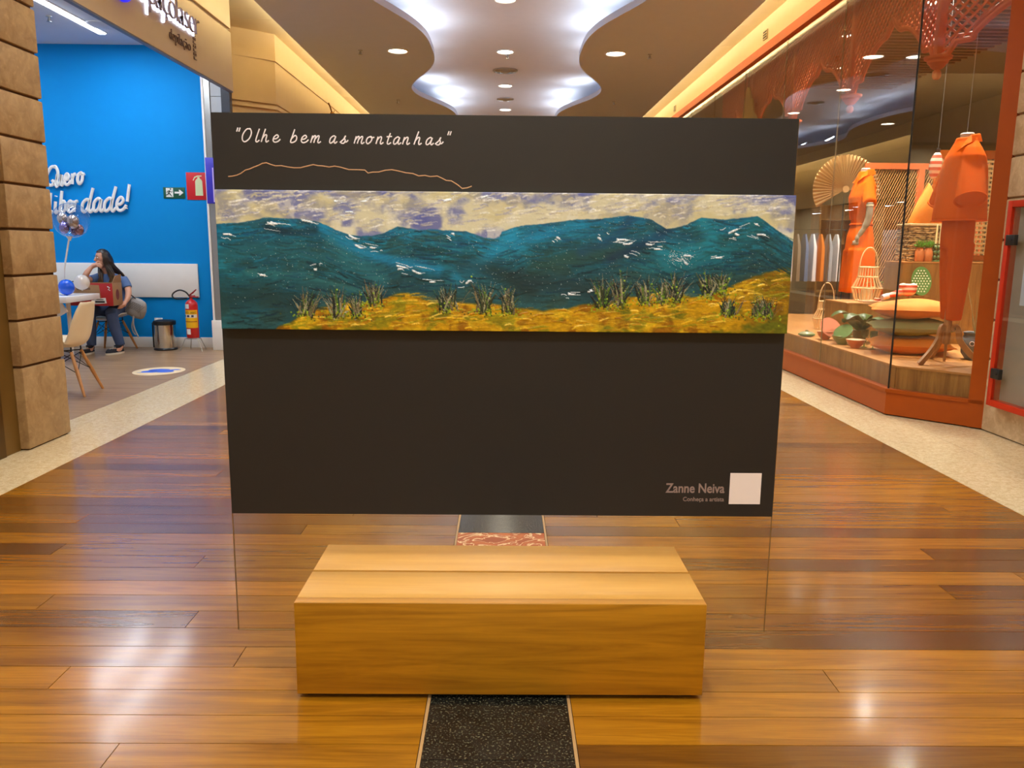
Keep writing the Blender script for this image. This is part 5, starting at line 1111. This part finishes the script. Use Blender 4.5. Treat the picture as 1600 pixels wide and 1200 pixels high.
# bowls
m_bo = M('orange_glaze', (214, 92, 38), .3, var=.08, coat=.2); m_bsal = M('salmon_glaze', (238, 140, 104), .35, var=.12, vs=24, coat=.2); m_bg = M('green_glaze', (92, 128, 70), .3, var=.12, vs=24, coat=.2); m_in = M('cream_glaze', (240, 196, 156), .35, var=.06)
def bowl(lab, c, r, h, mat_, inner, R=None):
    t = thing('bowl', lab, 'bowl', c, 'bowls on the display platform')
    part('body', MB().lathe([(.0, .0), (r*.45, 0), (r*.48, .012), (r*.8, h*.5), (r, h)], c, 28, R=R, cap=False), mat_, t)
    part('inside', MB().lathe([(r, h), (r*.97, h+.002), (r*.76, h*.52), (r*.4, .02), (0, .016)], c, 28, R=R), inner, t)
bowl('orange bowl with pale rim standing alone at the platform front', (3.925, 8.80, PZ), .105, .095, m_bo, m_in)
bowl('green bowl stacked lowest behind the orange bowl', (3.92, 9.15, PZ), .115, .10, m_bg, m_bg)
bowl('tilted green bowl resting in the lower green bowl', (3.965, 9.15, PZ+.085), .11, .10, m_bg, m_bg, R=Matrix.Rotation(math.radians(-40), 3, 'Y') @ Matrix.Rotation(math.radians(24), 3, 'X'))
bowl('orange bowl holding the tilted salmon bowl', (3.91, 9.62, PZ), .10, .10, m_bo, m_in)
bowl('tilted salmon bowl showing its speckled inside', (3.94, 9.66, PZ+.10), .135, .10, m_bsal, m_bsal, R=Matrix.Rotation(math.radians(14), 3, 'Y') @ Matrix.Rotation(math.radians(56), 3, 'X'))
t = thing('lidded_dish', 'small green lidded dish left of the salmon bowl', 'dish', (3.80, 9.95, PZ)); part('dish', MB().lathe([(.06, 0), (.105, .02), (.10, .035), (0, .035)], (3.82, 9.98, PZ), 24), m_bg, t); part('lid', MB().lathe([(.098, .036), (.07, .055), (.02, .062), (.018, .08), (0, .082)], (3.82, 9.98, PZ), 24), M('sage_glaze', (150, 152, 112), .3), t)
# wine glasses
m_gg = glass('green_glass', (.45, .66, .42), ior=1.5, boost=1.0)
for i, (x, y) in enumerate(((4.05, 8.86), (4.075, 8.70))):
    t = thing('goblet', ['green glass goblet on the platform, farther of the pair', 'green glass goblet on the platform, nearer of the pair'][i], 'glass', (x, y, PZ), 'green goblets')
    part('bowl', MB().lathe([(.006, .105), (.03, .12), (.042, .15), (.040, .20), (.037, .20), (.038, .15), (.028, .124), (.0, .112)], (x, y, PZ), 22, cap=False), m_gg, t)
    part('stem', MB().lathe([(.038, 0), (.034, .004), (.008, .012), (.005, .05), (.007, .108)], (x, y, PZ), 16), m_gg, t)
# lanterns
m_ratt = M('rattan', (242, 200, 140), .6, var=.15, vs=30)
def lantern(lab, x, y, z, s, hh):
    t = thing('rattan_lantern', lab, 'lantern', (x, y, z), 'rattan lanterns'); R_ = [(.13, 0), (.175, .155), (.115, .29), (.108, .41)]
    R_ = [(a*s, b_*s) for a, b_ in R_]
    for (a, b_) in R_: part('hoop', MB().tube([(x+a*math.cos(q*PI/16), y+a*math.sin(q*PI/16), z+b_+.004) for q in range(32)], 0.0085*s, 6, closed=True), m_ratt, t)
    n_ = 22
    for q in range(n_):
        an = 2*PI*q/n_; part('cane', MB().tube([(x+a*math.cos(an), y+a*math.sin(an), z+b_+.003) for a, b_ in R_], .0068*s, 5), m_ratt, t)
    part('inner_cup', MB().lathe([(.07*s, .01), (.07*s, .14*s), (.062*s, .14*s), (.06*s, .02)], (x, y, z), 20), M('frosted_cup', (232, 214, 170), .4, var=.02), t)
    part('handle', MB().tube([(x+.112*s*math.cos(q*PI/14), y, z+.41*s+hh*math.sin(q*PI/14)) for q in range(15)], .008*s, 6), m_ratt, t)
    part('base', MB().lathe([(.13*s, 0), (.13*s, .008), (0, .008)], (x, y, z), 24), m_ratt, t)
lantern('large rattan lantern with hoop handle under the mannequin hand', 4.60, 10.12, .915, 1.02, .25)
lantern('smaller rattan lantern with hoop handle on the platform at the left', 4.42, 10.92, PZ, .92, .26)
# orange tableware on the lower plinth
def tray(lab, x, y, z, L_, W_, mat_, n):
    t = thing('serving_tray', lab, 'tray', (x, y, z)); part('plate', MB().bb((x-L_/2, y-W_/2, z), (x+L_/2, y+W_/2, z+.012), bev=.004), mat_, t); part('rim', MB().tube([(x-L_/2, y-W_/2, z+.016), (x+L_/2, y-W_/2, z+.016), (x+L_/2, y+W_/2, z+.016), (x-L_/2, y+W_/2, z+.016)], .006, 6, closed=True), mat_, t)
tray('thin cream tray at the front of the lower plinth', 4.60, 9.80, .916, .42, .16, m_in, 1)
for i, (x, y, r, h, mt_, lab) in enumerate(((4.60, 9.80, .045, .035, m_bo, 'small orange dish on the cream tray'), (4.76, 9.86, .085, .055, M('coral_glaze', (206, 84, 58), .4), 'coral dish beside the cream tray'), (4.90, 9.80, .09, .06, m_print, 'pale striped dish at the right of the lower plinth'))):
    t = thing('small_dish', lab, 'dish', (x, y, .93 if i == 0 else .915)); z_ = .93 if i == 0 else .915
    part('body', MB().lathe([(r*.6, 0), (r, h), (r*.94, h), (r*.5, .008), (0, .008)], (x, y, z_), 22), mt_, t); part('rim', MB().tube([(x+r*.97*math.cos(q*PI/12), y+r*.97*math.sin(q*PI/12), z_+h) for q in range(24)], .004, 5, closed=True), m_in, t)
for i, x in enumerate((4.90, 5.06)):
    t = thing('planter', ['square orange planter with a spiky leaf plant on the lower plinth', 'second square orange planter at the right on the lower plinth'][i], 'planter', (x, 10.2, .915)); s_ = .12
    part('pot', MB().bb((x-s_/2, 10.14, .915), (x+s_/2, 10.26, 1.05), bev=.006), m_bo, t); part('rim', MB().bb((x-s_/2-.005, 10.135, 1.045), (x+s_/2+.005, 10.265, 1.058), bev=.003), m_in, t)
    for q in range(9 if i == 0 else 4):
        a = q*.75+.3; part('leaf', MB().grid(lambda u, v: (x+math.cos(a)*(.30*u**1.1)+math.sin(a)*(v-.5)*.028*math.sin(PI*min(1, u+.1)), 10.2+math.sin(a)*(.16*u)-math.cos(a)*(v-.5)*.028, 1.05+.30*u-.22*u*u), 8, 2), M('leaf_green', (96, 130, 40), .5, var=.2) if q == 0 and i == 0 else bpy.data.materials['leaf_green'], t, fix=False)
# big dark leaf plant behind the bowls
t = thing('leafy_plant', 'broad dark green leaves lying behind the bowls', 'plant', (4.2, 9.5, PZ)); m_lf = M('broad_leaf', (52, 84, 20), .4, var=.25)
part('pot', MB().lathe([(.07, 0), (.09, .14), (.08, .14), (0, .12)], (4.25, 9.42, PZ), 20), M('pot_dark', (70, 66, 40), .6), t)
for q, (a, L_, hh, wd) in enumerate(((3.3, .40, .26, .10), (-2.4, .42, .24, .11), (-1.9, .36, .24, .10), (-1.2, .36, .20, .10), (-.5, .36, .16, .09), (3.7, .36, .18, .10))):
    part('leaf', MB().grid(lambda u, v: (4.25+math.cos(a)*L_*u-math.sin(a)*(v-.5)*2*wd*math.sin(PI*(u*.92+.04)), 9.42+math.sin(a)*L_*u+math.cos(a)*(v-.5)*2*wd*math.sin(PI*(u*.92+.04)), PZ+.12+hh*math.sin(PI*u*.72)-.04*abs(v-.5)), 12, 4), m_lf, t, fix=False, ang=80)
# jar planter
t = thing('jar_planter', 'grey blue patterned ceramic jar with dry twigs by the orange frame', 'jar', (4.76, 7.93, PZ))
part('jar', MB().lathe([(.085, 0), (.13, .06), (.145, .18), (.115, .245), (.12, .26), (.128, .275), (.11, .27), (.10, .24), (0, .22)], (4.76, 7.93, PZ), 30), M('blue_grey_glaze', (112, 118, 122), .35, var=.25, vs=18), t)
mb = MB()
for q in range(8): a = q*PI/4; mb.tube([(4.76+.1455*math.cos(a)+.022*math.cos(w_)*-math.sin(a), 7.93+.1455*math.sin(a)+.022*math.cos(w_)*math.cos(a), PZ+.17+.022*math.sin(w_)) for w_ in np.linspace(0, 2*PI, 13)[:-1]], .004, 5, closed=True)
part('flower_mark', mb, m_print, t)
mb = MB(); rr = random.Random(5)
for q in range(9): a = rr.uniform(0, 6.28); L_ = rr.uniform(.05, .2); mb.tube([(4.76, 7.93, PZ+.22), (4.76+.05*math.cos(a), 7.93+.05*math.sin(a), PZ+.34), (4.76+L_*math.cos(a), 7.93+L_*math.sin(a), PZ+rr.uniform(.4, .8))], [.005, .004, .002], 5)
part('twig', mb, M('dry_twig', (176, 160, 108), .7), t)
# mannequins
m_shirt = M('orange_cloth', (240, 98, 0), .8, var=.06, vs=4, bump=.12, bs=30, spec=.08); m_shirt2 = M('deep_orange_cloth', (214, 80, 0), .8, var=.07, vs=5, bump=.12, bs=30, spec=.08); m_maple = wood('maple_stand', (186, 130, 78), (150, 100, 56), 'Z', rough=.45); m_man = M('mannequin_cap', (208, 196, 180), .4)
m_fab = M('mannequin_fabric', (150, 134, 112), .7)
def mannequin(lab, x, y, ang, outfit, group):
    t = thing('mannequin', lab, 'mannequin', (x, y, PZ), group)
    f = Vector((math.cos(ang), math.sin(ang), 0)); s = Vector((-f.y, f.x, 0)); B = Vector((x, y, 0))      # f faces forward, s towards its left
    L = lambda a, b_, z: tuple(B+s*a+f*b_+Vector((0, 0, z)))
    def ring(a, b_, z, oa=0, ob=0, p=1.0, n=32, wob=0, tilt=0): return [L(oa+a*math.copysign(abs(math.cos(q))**p, math.cos(q)), ob+b_*math.copysign(abs(math.sin(q))**p, math.sin(q))+wob*math.sin(5*q+z*3), z+tilt*math.sin(q)) for q in np.linspace(0, 2*PI, n+1)[:-1]]
    if outfit == 'shirt':
        top = MB().loft([ring(.265, .225, 1.83, wob=.008), ring(.262, .215, 1.98, wob=.005), ring(.26, .20, 2.15), ring(.255, .185, 2.30), ring(.235, .16, 2.41), ring(.175, .125, 2.49), ring(.10, .10, 2.55), ring(.085, .09, 2.59)])
        for sg in (1, -1): top.loft([[tuple(B+s*(sg*(.17+.14*k))+f*(.105*math.cos(q)*(1+.3*k)+.0+.04*k)+Vector((0, 0, 2.39-.38*k+.09*math.sin(q)*(1-.3*k)+sg*0))+s*(sg*.08*k*math.sin(q))) for q in np.linspace(0, 2*PI, 21)[:-1]] for k in (0, .25, .5, .75, 1.0)])
        fuse(top, 'shirt', m_shirt, (x, y, PZ), .014, 4, t)
        for sg in (1, -1):
            part('cuff', MB().tube([tuple(B+s*(sg*.312)+f*(.134*math.cos(q)+.04)+Vector((0, 0, 2.012+.065*math.sin(q)))+s*(sg*.075*math.sin(q))) for q in np.linspace(0, 2*PI, 25)[:-1]], .010, 6, closed=True), m_shirt, t)
        pants = MB()
        pants.loft([ring(.18, .13, 1.90), ring(.19, .135, 1.70), ring(.185, .13, 1.58)])
        for sg in (1, -1): pants.loft([ring(.098, .118, 1.62, sg*.088, -.01), ring(.090, .105, 1.35, sg*.08, -.012), ring(.076, .085, 1.1, sg*.07, -.016), ring(.062, .068, .893, sg*.062, -.02)])
        fuse(pants, 'trousers', m_shirt2, (x, y, PZ), .014, 4, t); ztop = .93
        for sg in (1, -1): part('crease', MB().tube([L(sg*.085, .102, 1.5), L(sg*.07, .068, 1.1), L(sg*.062, .048, .90)], .004, 5), m_shirt2, t)
        part('hem', MB().tube(ring(.268, .228, 1.832), .006, 5, closed=True), m_shirt, t)
        zc = 2.55
    else:
        top = MB().loft([ring(.165, .125, 1.86), ring(.175, .13, 1.95), ring(.21, .155, 2.12, 0, .012), ring(.215, .16, 2.24, 0, .02), ring(.205, .14, 2.38), ring(.15, .11, 2.47), ring(.09, .09, 2.54), ring(.08, .085, 2.575)])
        for sg in (1, -1): top.loft([[tuple(B+s*(sg*(.15+.13*k))+f*(.075*math.cos(q)*(1+.2*k))+Vector((0, 0, 2.38-.24*k+.07*math.sin(q)))+s*(sg*.04*math.sin(q))) for q in np.linspace(0, 2*PI, 21)[:-1]] for k in (0, .35, .7, 1.0)])
        fuse(top, 'bodice', m_shirt, (x, y, PZ), .013, 4, t)
        pants = MB().loft([ring(.168, .128, 1.90), ring(.20, .16, 1.72, wob=.008), ring(.22, .17, 1.52, wob=.012)])
        for sg in (1, -1): pants.loft([ring(.125, .165, 1.56, sg*.105, wob=.008), ring(.135, .175, 1.3, sg*.11, wob=.014), ring(.15, .185, .985, sg*.118, wob=.020)])
        fuse(pants, 'wide_trousers', m_shirt, (x, y, PZ), .014, 3, t); ztop = 1.02
        part('belt', MB().tube(ring(.170, .132, 1.885), .016, 8, closed=True), m_shirt2, t)
        arm = MB()
        A_ = [L(.28, .0, 2.16), L(.295, .0, 2.0), L(.285, .03, 1.87), L(.26, .10, 1.73)]; arm.tube(catmull(A_, 4), [.045]*5+[.042]*4+[.034]*3+[.026], 12)
        arm.ball(L(.255, .115, 1.70), (.026, .04, .045), 14, 10)
        for q in range(4):
            b0 = Vector(L(.245+.004*q, .10+.022*q, 1.67)); arm.tube(catmull([b0, b0+Vector((0, -.012, -.035)), b0+Vector((0, .012, -.05)), b0+Vector((0, .03, -.035))], 3), [.010]*9+[.007], 8)
        arm.tube([L(.235, .10, 1.70), L(.225, .135, 1.675), L(.235, .15, 1.65)], [.012, .011, .009], 8)
        fuse(arm, 'arm', m_fab, (x, y, PZ), .008, 2, t)
        part('wristlet', MB().lathe([(.048, 0), (.048, .02)], L(.29, .0, 2.115), 18, cap=False), m_dot, t)
        part('placket', MB().tube([L(0, .10, 2.50), L(0, .185, 2.24), L(0, .15, 1.95)], .008, 6), m_shirt2, t); zc = 2.535
    # collar, neck cap, stand
    for sg in (1, -1):
        part('collar', MB().loft([[L(sg*.02, .085, zc-.10), L(sg*.028, .098, zc-.10), L(sg*.10, .125, zc-.10), L(sg*.095, .112, zc-.095)], [L(sg*.06, .065, zc-.01), L(sg*.068, .078, zc-.02), L(sg*.15, .085, zc-.055), L(sg*.14, .075, zc-.045)], [L(sg*.088, 0, zc+.055), L(sg*.098, 0, zc+.05), L(sg*.135, .01, zc-.015), L(sg*.125, .01, zc-.02)], [L(sg*.02, -.095, zc+.075), L(sg*.02, -.106, zc+.07), L(sg*.03, -.125, zc), L(sg*.03, -.114, zc)]]), m_shirt, t)
    part('neck', MB().lathe([(.062, -.06), (.058, .03), (.062, .05), (.050, .062), (0, .066)], L(0, 0, zc+.02), 24), m_man, t)
    part('post', MB().lathe([(.036, .78), (.040, .80), (.036, .82), (.040, .85), (.036, .87), (.036, ztop+.1)], (x, y, 0), 18).lathe([(.030, .66), (.034, .68), (.034, .78)], (x, y, 0), 18).lathe([(.012, .49), (.014, .66)], (x, y, 0), 10), m_maple, t)
    for a in (ang+.55, ang+2.55, ang-1.55):
        d_ = Vector((math.cos(a), math.sin(a), 0)); w_ = Vector((-d_.y, d_.x, 0))*.014
        P_ = catmull([(.035, .80), (.075, .83), (.10, .78), (.12, .70), (.20, .60), (.29, .52), (.345, PZ+.004)], 4); ring_ = []
        for i, p in enumerate(P_):
            q0 = P_[max(0, i-1)]; q1 = P_[min(len(P_)-1, i+1)]; tx, tz = q1[0]-q0[0], q1[1]-q0[1]; l_ = math.hypot(tx, tz); nx_, nz_ = -tz/l_*.026, tx/l_*.026
            c_ = B+d_*p[0]+Vector((0, 0, p[1])); n_ = d_*nx_+Vector((0, 0, nz_))
            ring_.append([tuple(c_+n_+w_), tuple(c_-n_+w_), tuple(c_-n_-w_), tuple(c_+n_-w_)])
        for i in range(len(ring_)): ring_[i] = [(p[0], p[1], max(PZ+.001, p[2])) for p in ring_[i]]
        part('leg', MB().loft(ring_), m_maple, t)
    return t
mannequin('near mannequin in loose orange shirt and trousers on a wooden tripod', 4.285, 7.63, PI-.14, 'shirt', 'mannequins in the shop window')
mannequin('far mannequin in belted orange jumpsuit with one grey arm', 4.76, 10.80, PI-.12, 'jump', 'mannequins in the shop window')
# ------------------------------------------------------------------ lattice valance
def arch(s, W_):
    s = s % W_; s = min(s, W_-s)
    if s < .075: return 3.27
    if s < .14: return 3.27+.10*((s-.075)/.065)
    if s < .27: return 3.37
    u = (s-.27)/(W_/2-.27)
    g_ = .66*math.sin(min(u/.72, 1)*PI/2)**.85 if u < .72 else .66+.34*((u-.72)/.28)**1.6
    return 3.40+.42*g_
def valance(lab, O, D, L_, W_, group):
    t = thing('lattice_valance', lab, 'valance', O, group); O = Vector((O[0], O[1], 0)); D = Vector(D); Nn = Vector((-D.y, D.x, 0)); TOP = 4.27
    mb = MB(); pit = .062
    for dirn, off in ((1, .006), (-1, -.006)):
        c = -TOP
        k = 0
        for k in range(-90, 120):
            # line: z = TOP - dirn*(s - k*pit*1.414)
            run = []
            for q in range(0, 140):
                s_ = L_*q/139; z = TOP-dirn*(s_-k*pit*1.414)*1.0
                ok = arch(s_, W_)+.01 < z < TOP
                if ok: run.append((s_, z))
                if (not ok or q == 139) and run:
                    if len(run) > 2:
                        a, b_ = run[0], run[-1]; A = O+D*a[0]+Nn*off; B_ = O+D*b_[0]+Nn*off; A.z = a[1]; B_.z = b_[1]; d_ = (B_-A).normalized(); p_ = Nn.cross(d_)*.010; q_ = Nn*.006
                        mb.add([A+p_+q_, A-p_+q_, A-p_-q_, A+p_-q_, B_+p_+q_, B_-p_+q_, B_-p_-q_, B_+p_-q_], [(0, 1, 2, 3), (7, 6, 5, 4), (0, 4, 5, 1), (1, 5, 6, 2), (2, 6, 7, 3), (3, 7, 4, 0)])
                    run = []
    part('lattice', mb, m_lattice, t, kind='stuff', fix=False)
    pts = [tuple(O+D*(L_*q/120))[:2]+(arch(L_*q/120, W_),) for q in range(121)]
    part('arch_moulding', MB().tube(pts, .026, 8).tube([(p[0], p[1], p[2]+.05) for p in pts], .012, 6), m_coral, t)
    part('top_rail', MB().tube([tuple(O+D*0)[:2]+(TOP,), tuple(O+D*L_)[:2]+(TOP,)], .03, 8), m_coral, t)
    return t
def pendant(lab, x, y):
    t = thing('valance_pendant', lab, 'pendant', (x, y, 3.07), 'turned pendants of the valance')
    part('post', MB().bb((x-.035, y-.035, 3.24), (x+.035, y+.035, 4.30), bev=.006), m_coral, t)
    part('bracket', MB().lathe([(.035, 3.155), (.06, 3.175), (.065, 3.19), (.085, 3.205), (.09, 3.225), (.115, 3.24), (.12, 3.26), (.06, 3.275)], (x, y, 0), 20), m_coral, t)
    part('finial', MB().lathe([(0, 3.065), (.025, 3.07), (.038, 3.095), (.036, 3.13), (.02, 3.15), (.03, 3.158)], (x, y, 0), 18), m_lattice, t)
VY = 7.47; W_ = 1.825
for k in range(4):
    valance(['coral lattice arch valance nearest to the glass corner', 'second coral lattice arch valance from the glass corner', 'third coral lattice arch valance from the glass corner', 'farthest coral lattice arch valance over the panel top'][k], (3.86, VY+W_*k, 3.3), (0, 1, 0), W_, W_, 'lattice valances in the shop window')
    pendant(['turned coral pendant at the glass corner', 'turned coral pendant second from the glass corner', 'turned coral pendant third from the glass corner', 'turned coral pendant fourth from the glass corner'][k], 3.86, VY+W_*k)
valance('coral lattice valance across the angled end pane', (3.86, VY, 3.3), tuple(DB), .98, 1.9, 'lattice valances in the shop window')
# rope screen, fan, grid screen, cabinet
m_rope = M('rope', (186, 128, 62), .7, var=.2, vs=20)
t = thing('rope_screen', 'slanting rope screen in a coral frame behind the mannequins', 'screen', (5.5, 11.3, .47))
part('frame', MB().bb((4.98, 11.28, 2.66), (6.7, 11.34, 2.74)).bb((4.98, 11.28, .47), (6.7, 11.34, .53)).bb((5.72, 11.28, .53), (5.80, 11.34, 2.66)).bb((6.62, 11.28, .53), (6.70, 11.34, 2.66)), m_coral, t)
mb = MB()
for k in range(64):
    x0 = 4.2+.035*k; A = [x0, .50]; B_ = [x0+.95, 2.66]
    for e_, lo, hi in ((A, 4.98, 6.7), (B_, 4.98, 6.7)): pass
    xs2 = []
    for q in range(41):
        f_ = q/40; xx = A[0]+(B_[0]-A[0])*f_; zz = A[1]+(B_[1]-A[1])*f_
        if 4.99 < xx < 6.69: xs2.append((xx, 11.31, zz))
    if len(xs2) > 3: mb.tube([xs2[0], xs2[-1]], .006, 5)
part('rope', mb, m_rope, t, kind='stuff')
t = thing('paper_fan', 'large pleated straw coloured fan standing open behind the far mannequin', 'fan', (5.1, 12.3, 2.2))
ff = Vector((5.16, 12.35, 2.46)); R1 = .50
for k in range(34):
    a0 = math.radians(-12+k*6.6); a1 = a0+math.radians(6.6); am = (a0+a1)/2
    P_ = lambda a, r, d: (ff.x+math.cos(a)*r, ff.y+d, ff.z+math.sin(a)*r)
    part('pleat', MB().add([P_(a0, .05, 0), P_(am, .05, -.006), P_(a1, .05, 0), P_(a1, R1, 0), P_(am, R1+.012, -.035), P_(a0, R1, 0), P_(a0, .05, .01), P_(a1, .05, .01), P_(a1, R1, .01), P_(a0, R1, .01)],
         [(0, 1, 4, 5), (1, 2, 3, 4), (6, 9, 8, 7), (5, 4, 3, 8, 9), (0, 6, 7, 2, 1), (0, 5, 9, 6), (2, 7, 8, 3)]), M('fan_straw', (196, 158, 104), .6, var=.1) if k == 0 else bpy.data.materials['fan_straw'], t, ang=10)
part('hub', MB().lathe([(.05, -.02), (.05, .02)], ff, 16, R=Matrix.Rotation(PI/2, 3, 'X')), m_ratt, t)
part('pole', MB().tube([(ff.x, ff.y+.03, PZ), (ff.x, ff.y+.03, ff.z)], .012, 8), m_black, t)
t = thing('grid_screen', 'brown wooden grid screen behind the near mannequin', 'screen', (5.6, 9.8, .47)); m_grid = M('grid_wood', (166, 112, 54), .5, var=.1)
part('frame', MB().bb((5.22, 9.80, 2.64), (6.06, 9.85, 2.74)).bb((5.22, 9.80, 1.44), (6.06, 9.85, 1.50)).bb((5.17, 9.80, .47), (5.22, 9.85, 2.74)).bb((6.06, 9.80, .47), (6.11, 9.85, 2.74)), m_orange, t)
mb = MB()
for k in range(21): mb.bb((5.22, 9.805, 1.52+.054*k), (6.06, 9.82, 1.545+.054*k))
for k in range(16): mb.bb((5.235+.053*k, 9.821, 1.50), (5.26+.053*k, 9.833, 2.64))
part('grid', mb, M('pale_grid', (206, 164, 106), .5), t, kind='stuff'); part('lower_panel', MB().bb((5.22, 9.81, .47), (6.06, 9.84, 1.44)), m_ply, t)
t = thing('cabinet', 'tall taupe panelled cabinet with golden handle, stand-in for a likely reflection in the glass', 'cabinet', (4.6, 13.9, 0)); m_tau = M('taupe', (138, 120, 98), .5)  # solid cabinet added where the glass likely shows only a reflection
part('body', MB().bb((4.18, 13.9, .0), (4.80, 14.4, 2.1), bev=.008), m_tau, t)
dr = part('door', MB().bb((4.22, 13.875, .1), (4.76, 13.9, 2.05), bev=.005), m_tau, t); part('moulding', MB().bb((4.30, 13.868, .2), (4.68, 13.875, .95), bev=.003).bb((4.30, 13.868, 1.10), (4.68, 13.875, 1.95), bev=.003), M('taupe_pale', (156, 138, 112), .5), dr)
part('handle', MB().tube(catmull([(4.36, 13.85, 1.30), (4.40, 13.83, 1.35), (4.46, 13.83, 1.29), (4.52, 13.83, 1.36), (4.58, 13.83, 1.30), (4.62, 13.85, 1.33)], 4), .014, 8), M('gold', (206, 160, 60), .2, 1.0, var=.03), dr)
t = thing('clothes_rail', 'dark rail with hanging pale garments deep in the shop', 'rail', (5.2, 14.6, 0))
part('rail', MB().tube([(4.9, 14.2, 0), (4.9, 14.2, 1.9), (6.0, 14.2, 1.9), (6.0, 14.2, 0)], .014, 8), m_black, t)
for q in range(7):
    x = 5.0+.14*q; part('garment', MB().loft([[(x-.03, 14.02, 1.0), (x+.03, 14.02, 1.0), (x+.03, 14.40, 1.0), (x-.03, 14.40, 1.0)], [(x-.025, 14.04, 1.6), (x+.025, 14.04, 1.6), (x+.025, 14.38, 1.6), (x-.025, 14.38, 1.6)], [(x-.01, 14.15, 1.82), (x+.01, 14.15, 1.82), (x+.01, 14.25, 1.82), (x-.01, 14.25, 1.82)]]), [m_print, m_tau, m_tee, m_print, m_cus, m_gtile, m_print][q], t)
t = thing('shelf_unit', 'open shelf unit with folded goods at the back of the shop', 'shelf', (6.6, 15, 0))
part('frame', MB().bb((5.9, 15.2, 0), (5.94, 15.6, 2.4)).bb((7.6, 15.2, 0), (7.64, 15.6, 2.4)).bb((5.94, 15.58, 0), (7.6, 15.6, 2.4)), m_ply, t)
for q in range(5): part('shelf', MB().bb((5.94, 15.2, .3+.45*q), (7.6, 15.58, .33+.45*q)), m_ply, t)
t = thing('yellow_drape', 'mustard yellow draped cloth hanging behind the glass above the black panel', 'cloth', (3.76, 13.0, 3.4))
part('cloth', MB().prism([(0, -.35), (.10, .0), (.30, .42), (.40, .40), (.52, .22), (.62, .18), (.72, -.02), (.86, -.10), (.98, -.35), (.86, -.30), (.80, -.42), (.62, -.30), (.55, -.42), (.2, -.45)], (3.775, 13.28, 3.62), (0, -1, 0), (0, 0, 1), .02), M('mustard', (182, 140, 30), .7, var=.12, bump=.3, bs=8), t)
part('cord', MB().tube([(3.772, 12.95, 4.0), (3.772, 12.95, 4.34)], .006, 6), m_black, t)
t = thing('tension_cable', 'thin steel cable hanging above the orange shirt', 'cable', (4.42, 7.66, 2.6)); part('cable', MB().tube([(4.33, 7.72, 2.58), (4.36, 7.75, 4.34)], .003, 6), m_metal, t); part('anchor', MB().lathe([(.02, 4.32), (.02, 4.34)], (4.36, 7.75, 0), 12), m_metal, t)
for i, (x, y, tx, ty) in enumerate(((4.5, 8.0, 4.5, 7.8), (4.6, 9.2, 4.6, 9.2), (4.3, 10.6, 4.7, 10.6), (4.9, 12.4, 4.9, 12.2))):
    t = thing('shop_spotlight', 'round spotlight under the shop ceiling, counted from the glass corner: ' + ['first', 'second', 'third', 'fourth'][i], 'spotlight', (x, y, 4.27), 'shop ceiling spotlights')
    part('housing', MB().lathe([(.10, 4.27), (.10, 4.205), (.085, 4.205), (.085, 4.25)], (x, y, 0), 24, cap=False), m_white, t); part('lens', MB().lathe([(.085, 4.222), (0, 4.222)], (x, y, 0), 24, cap=False), m_lamp, t)
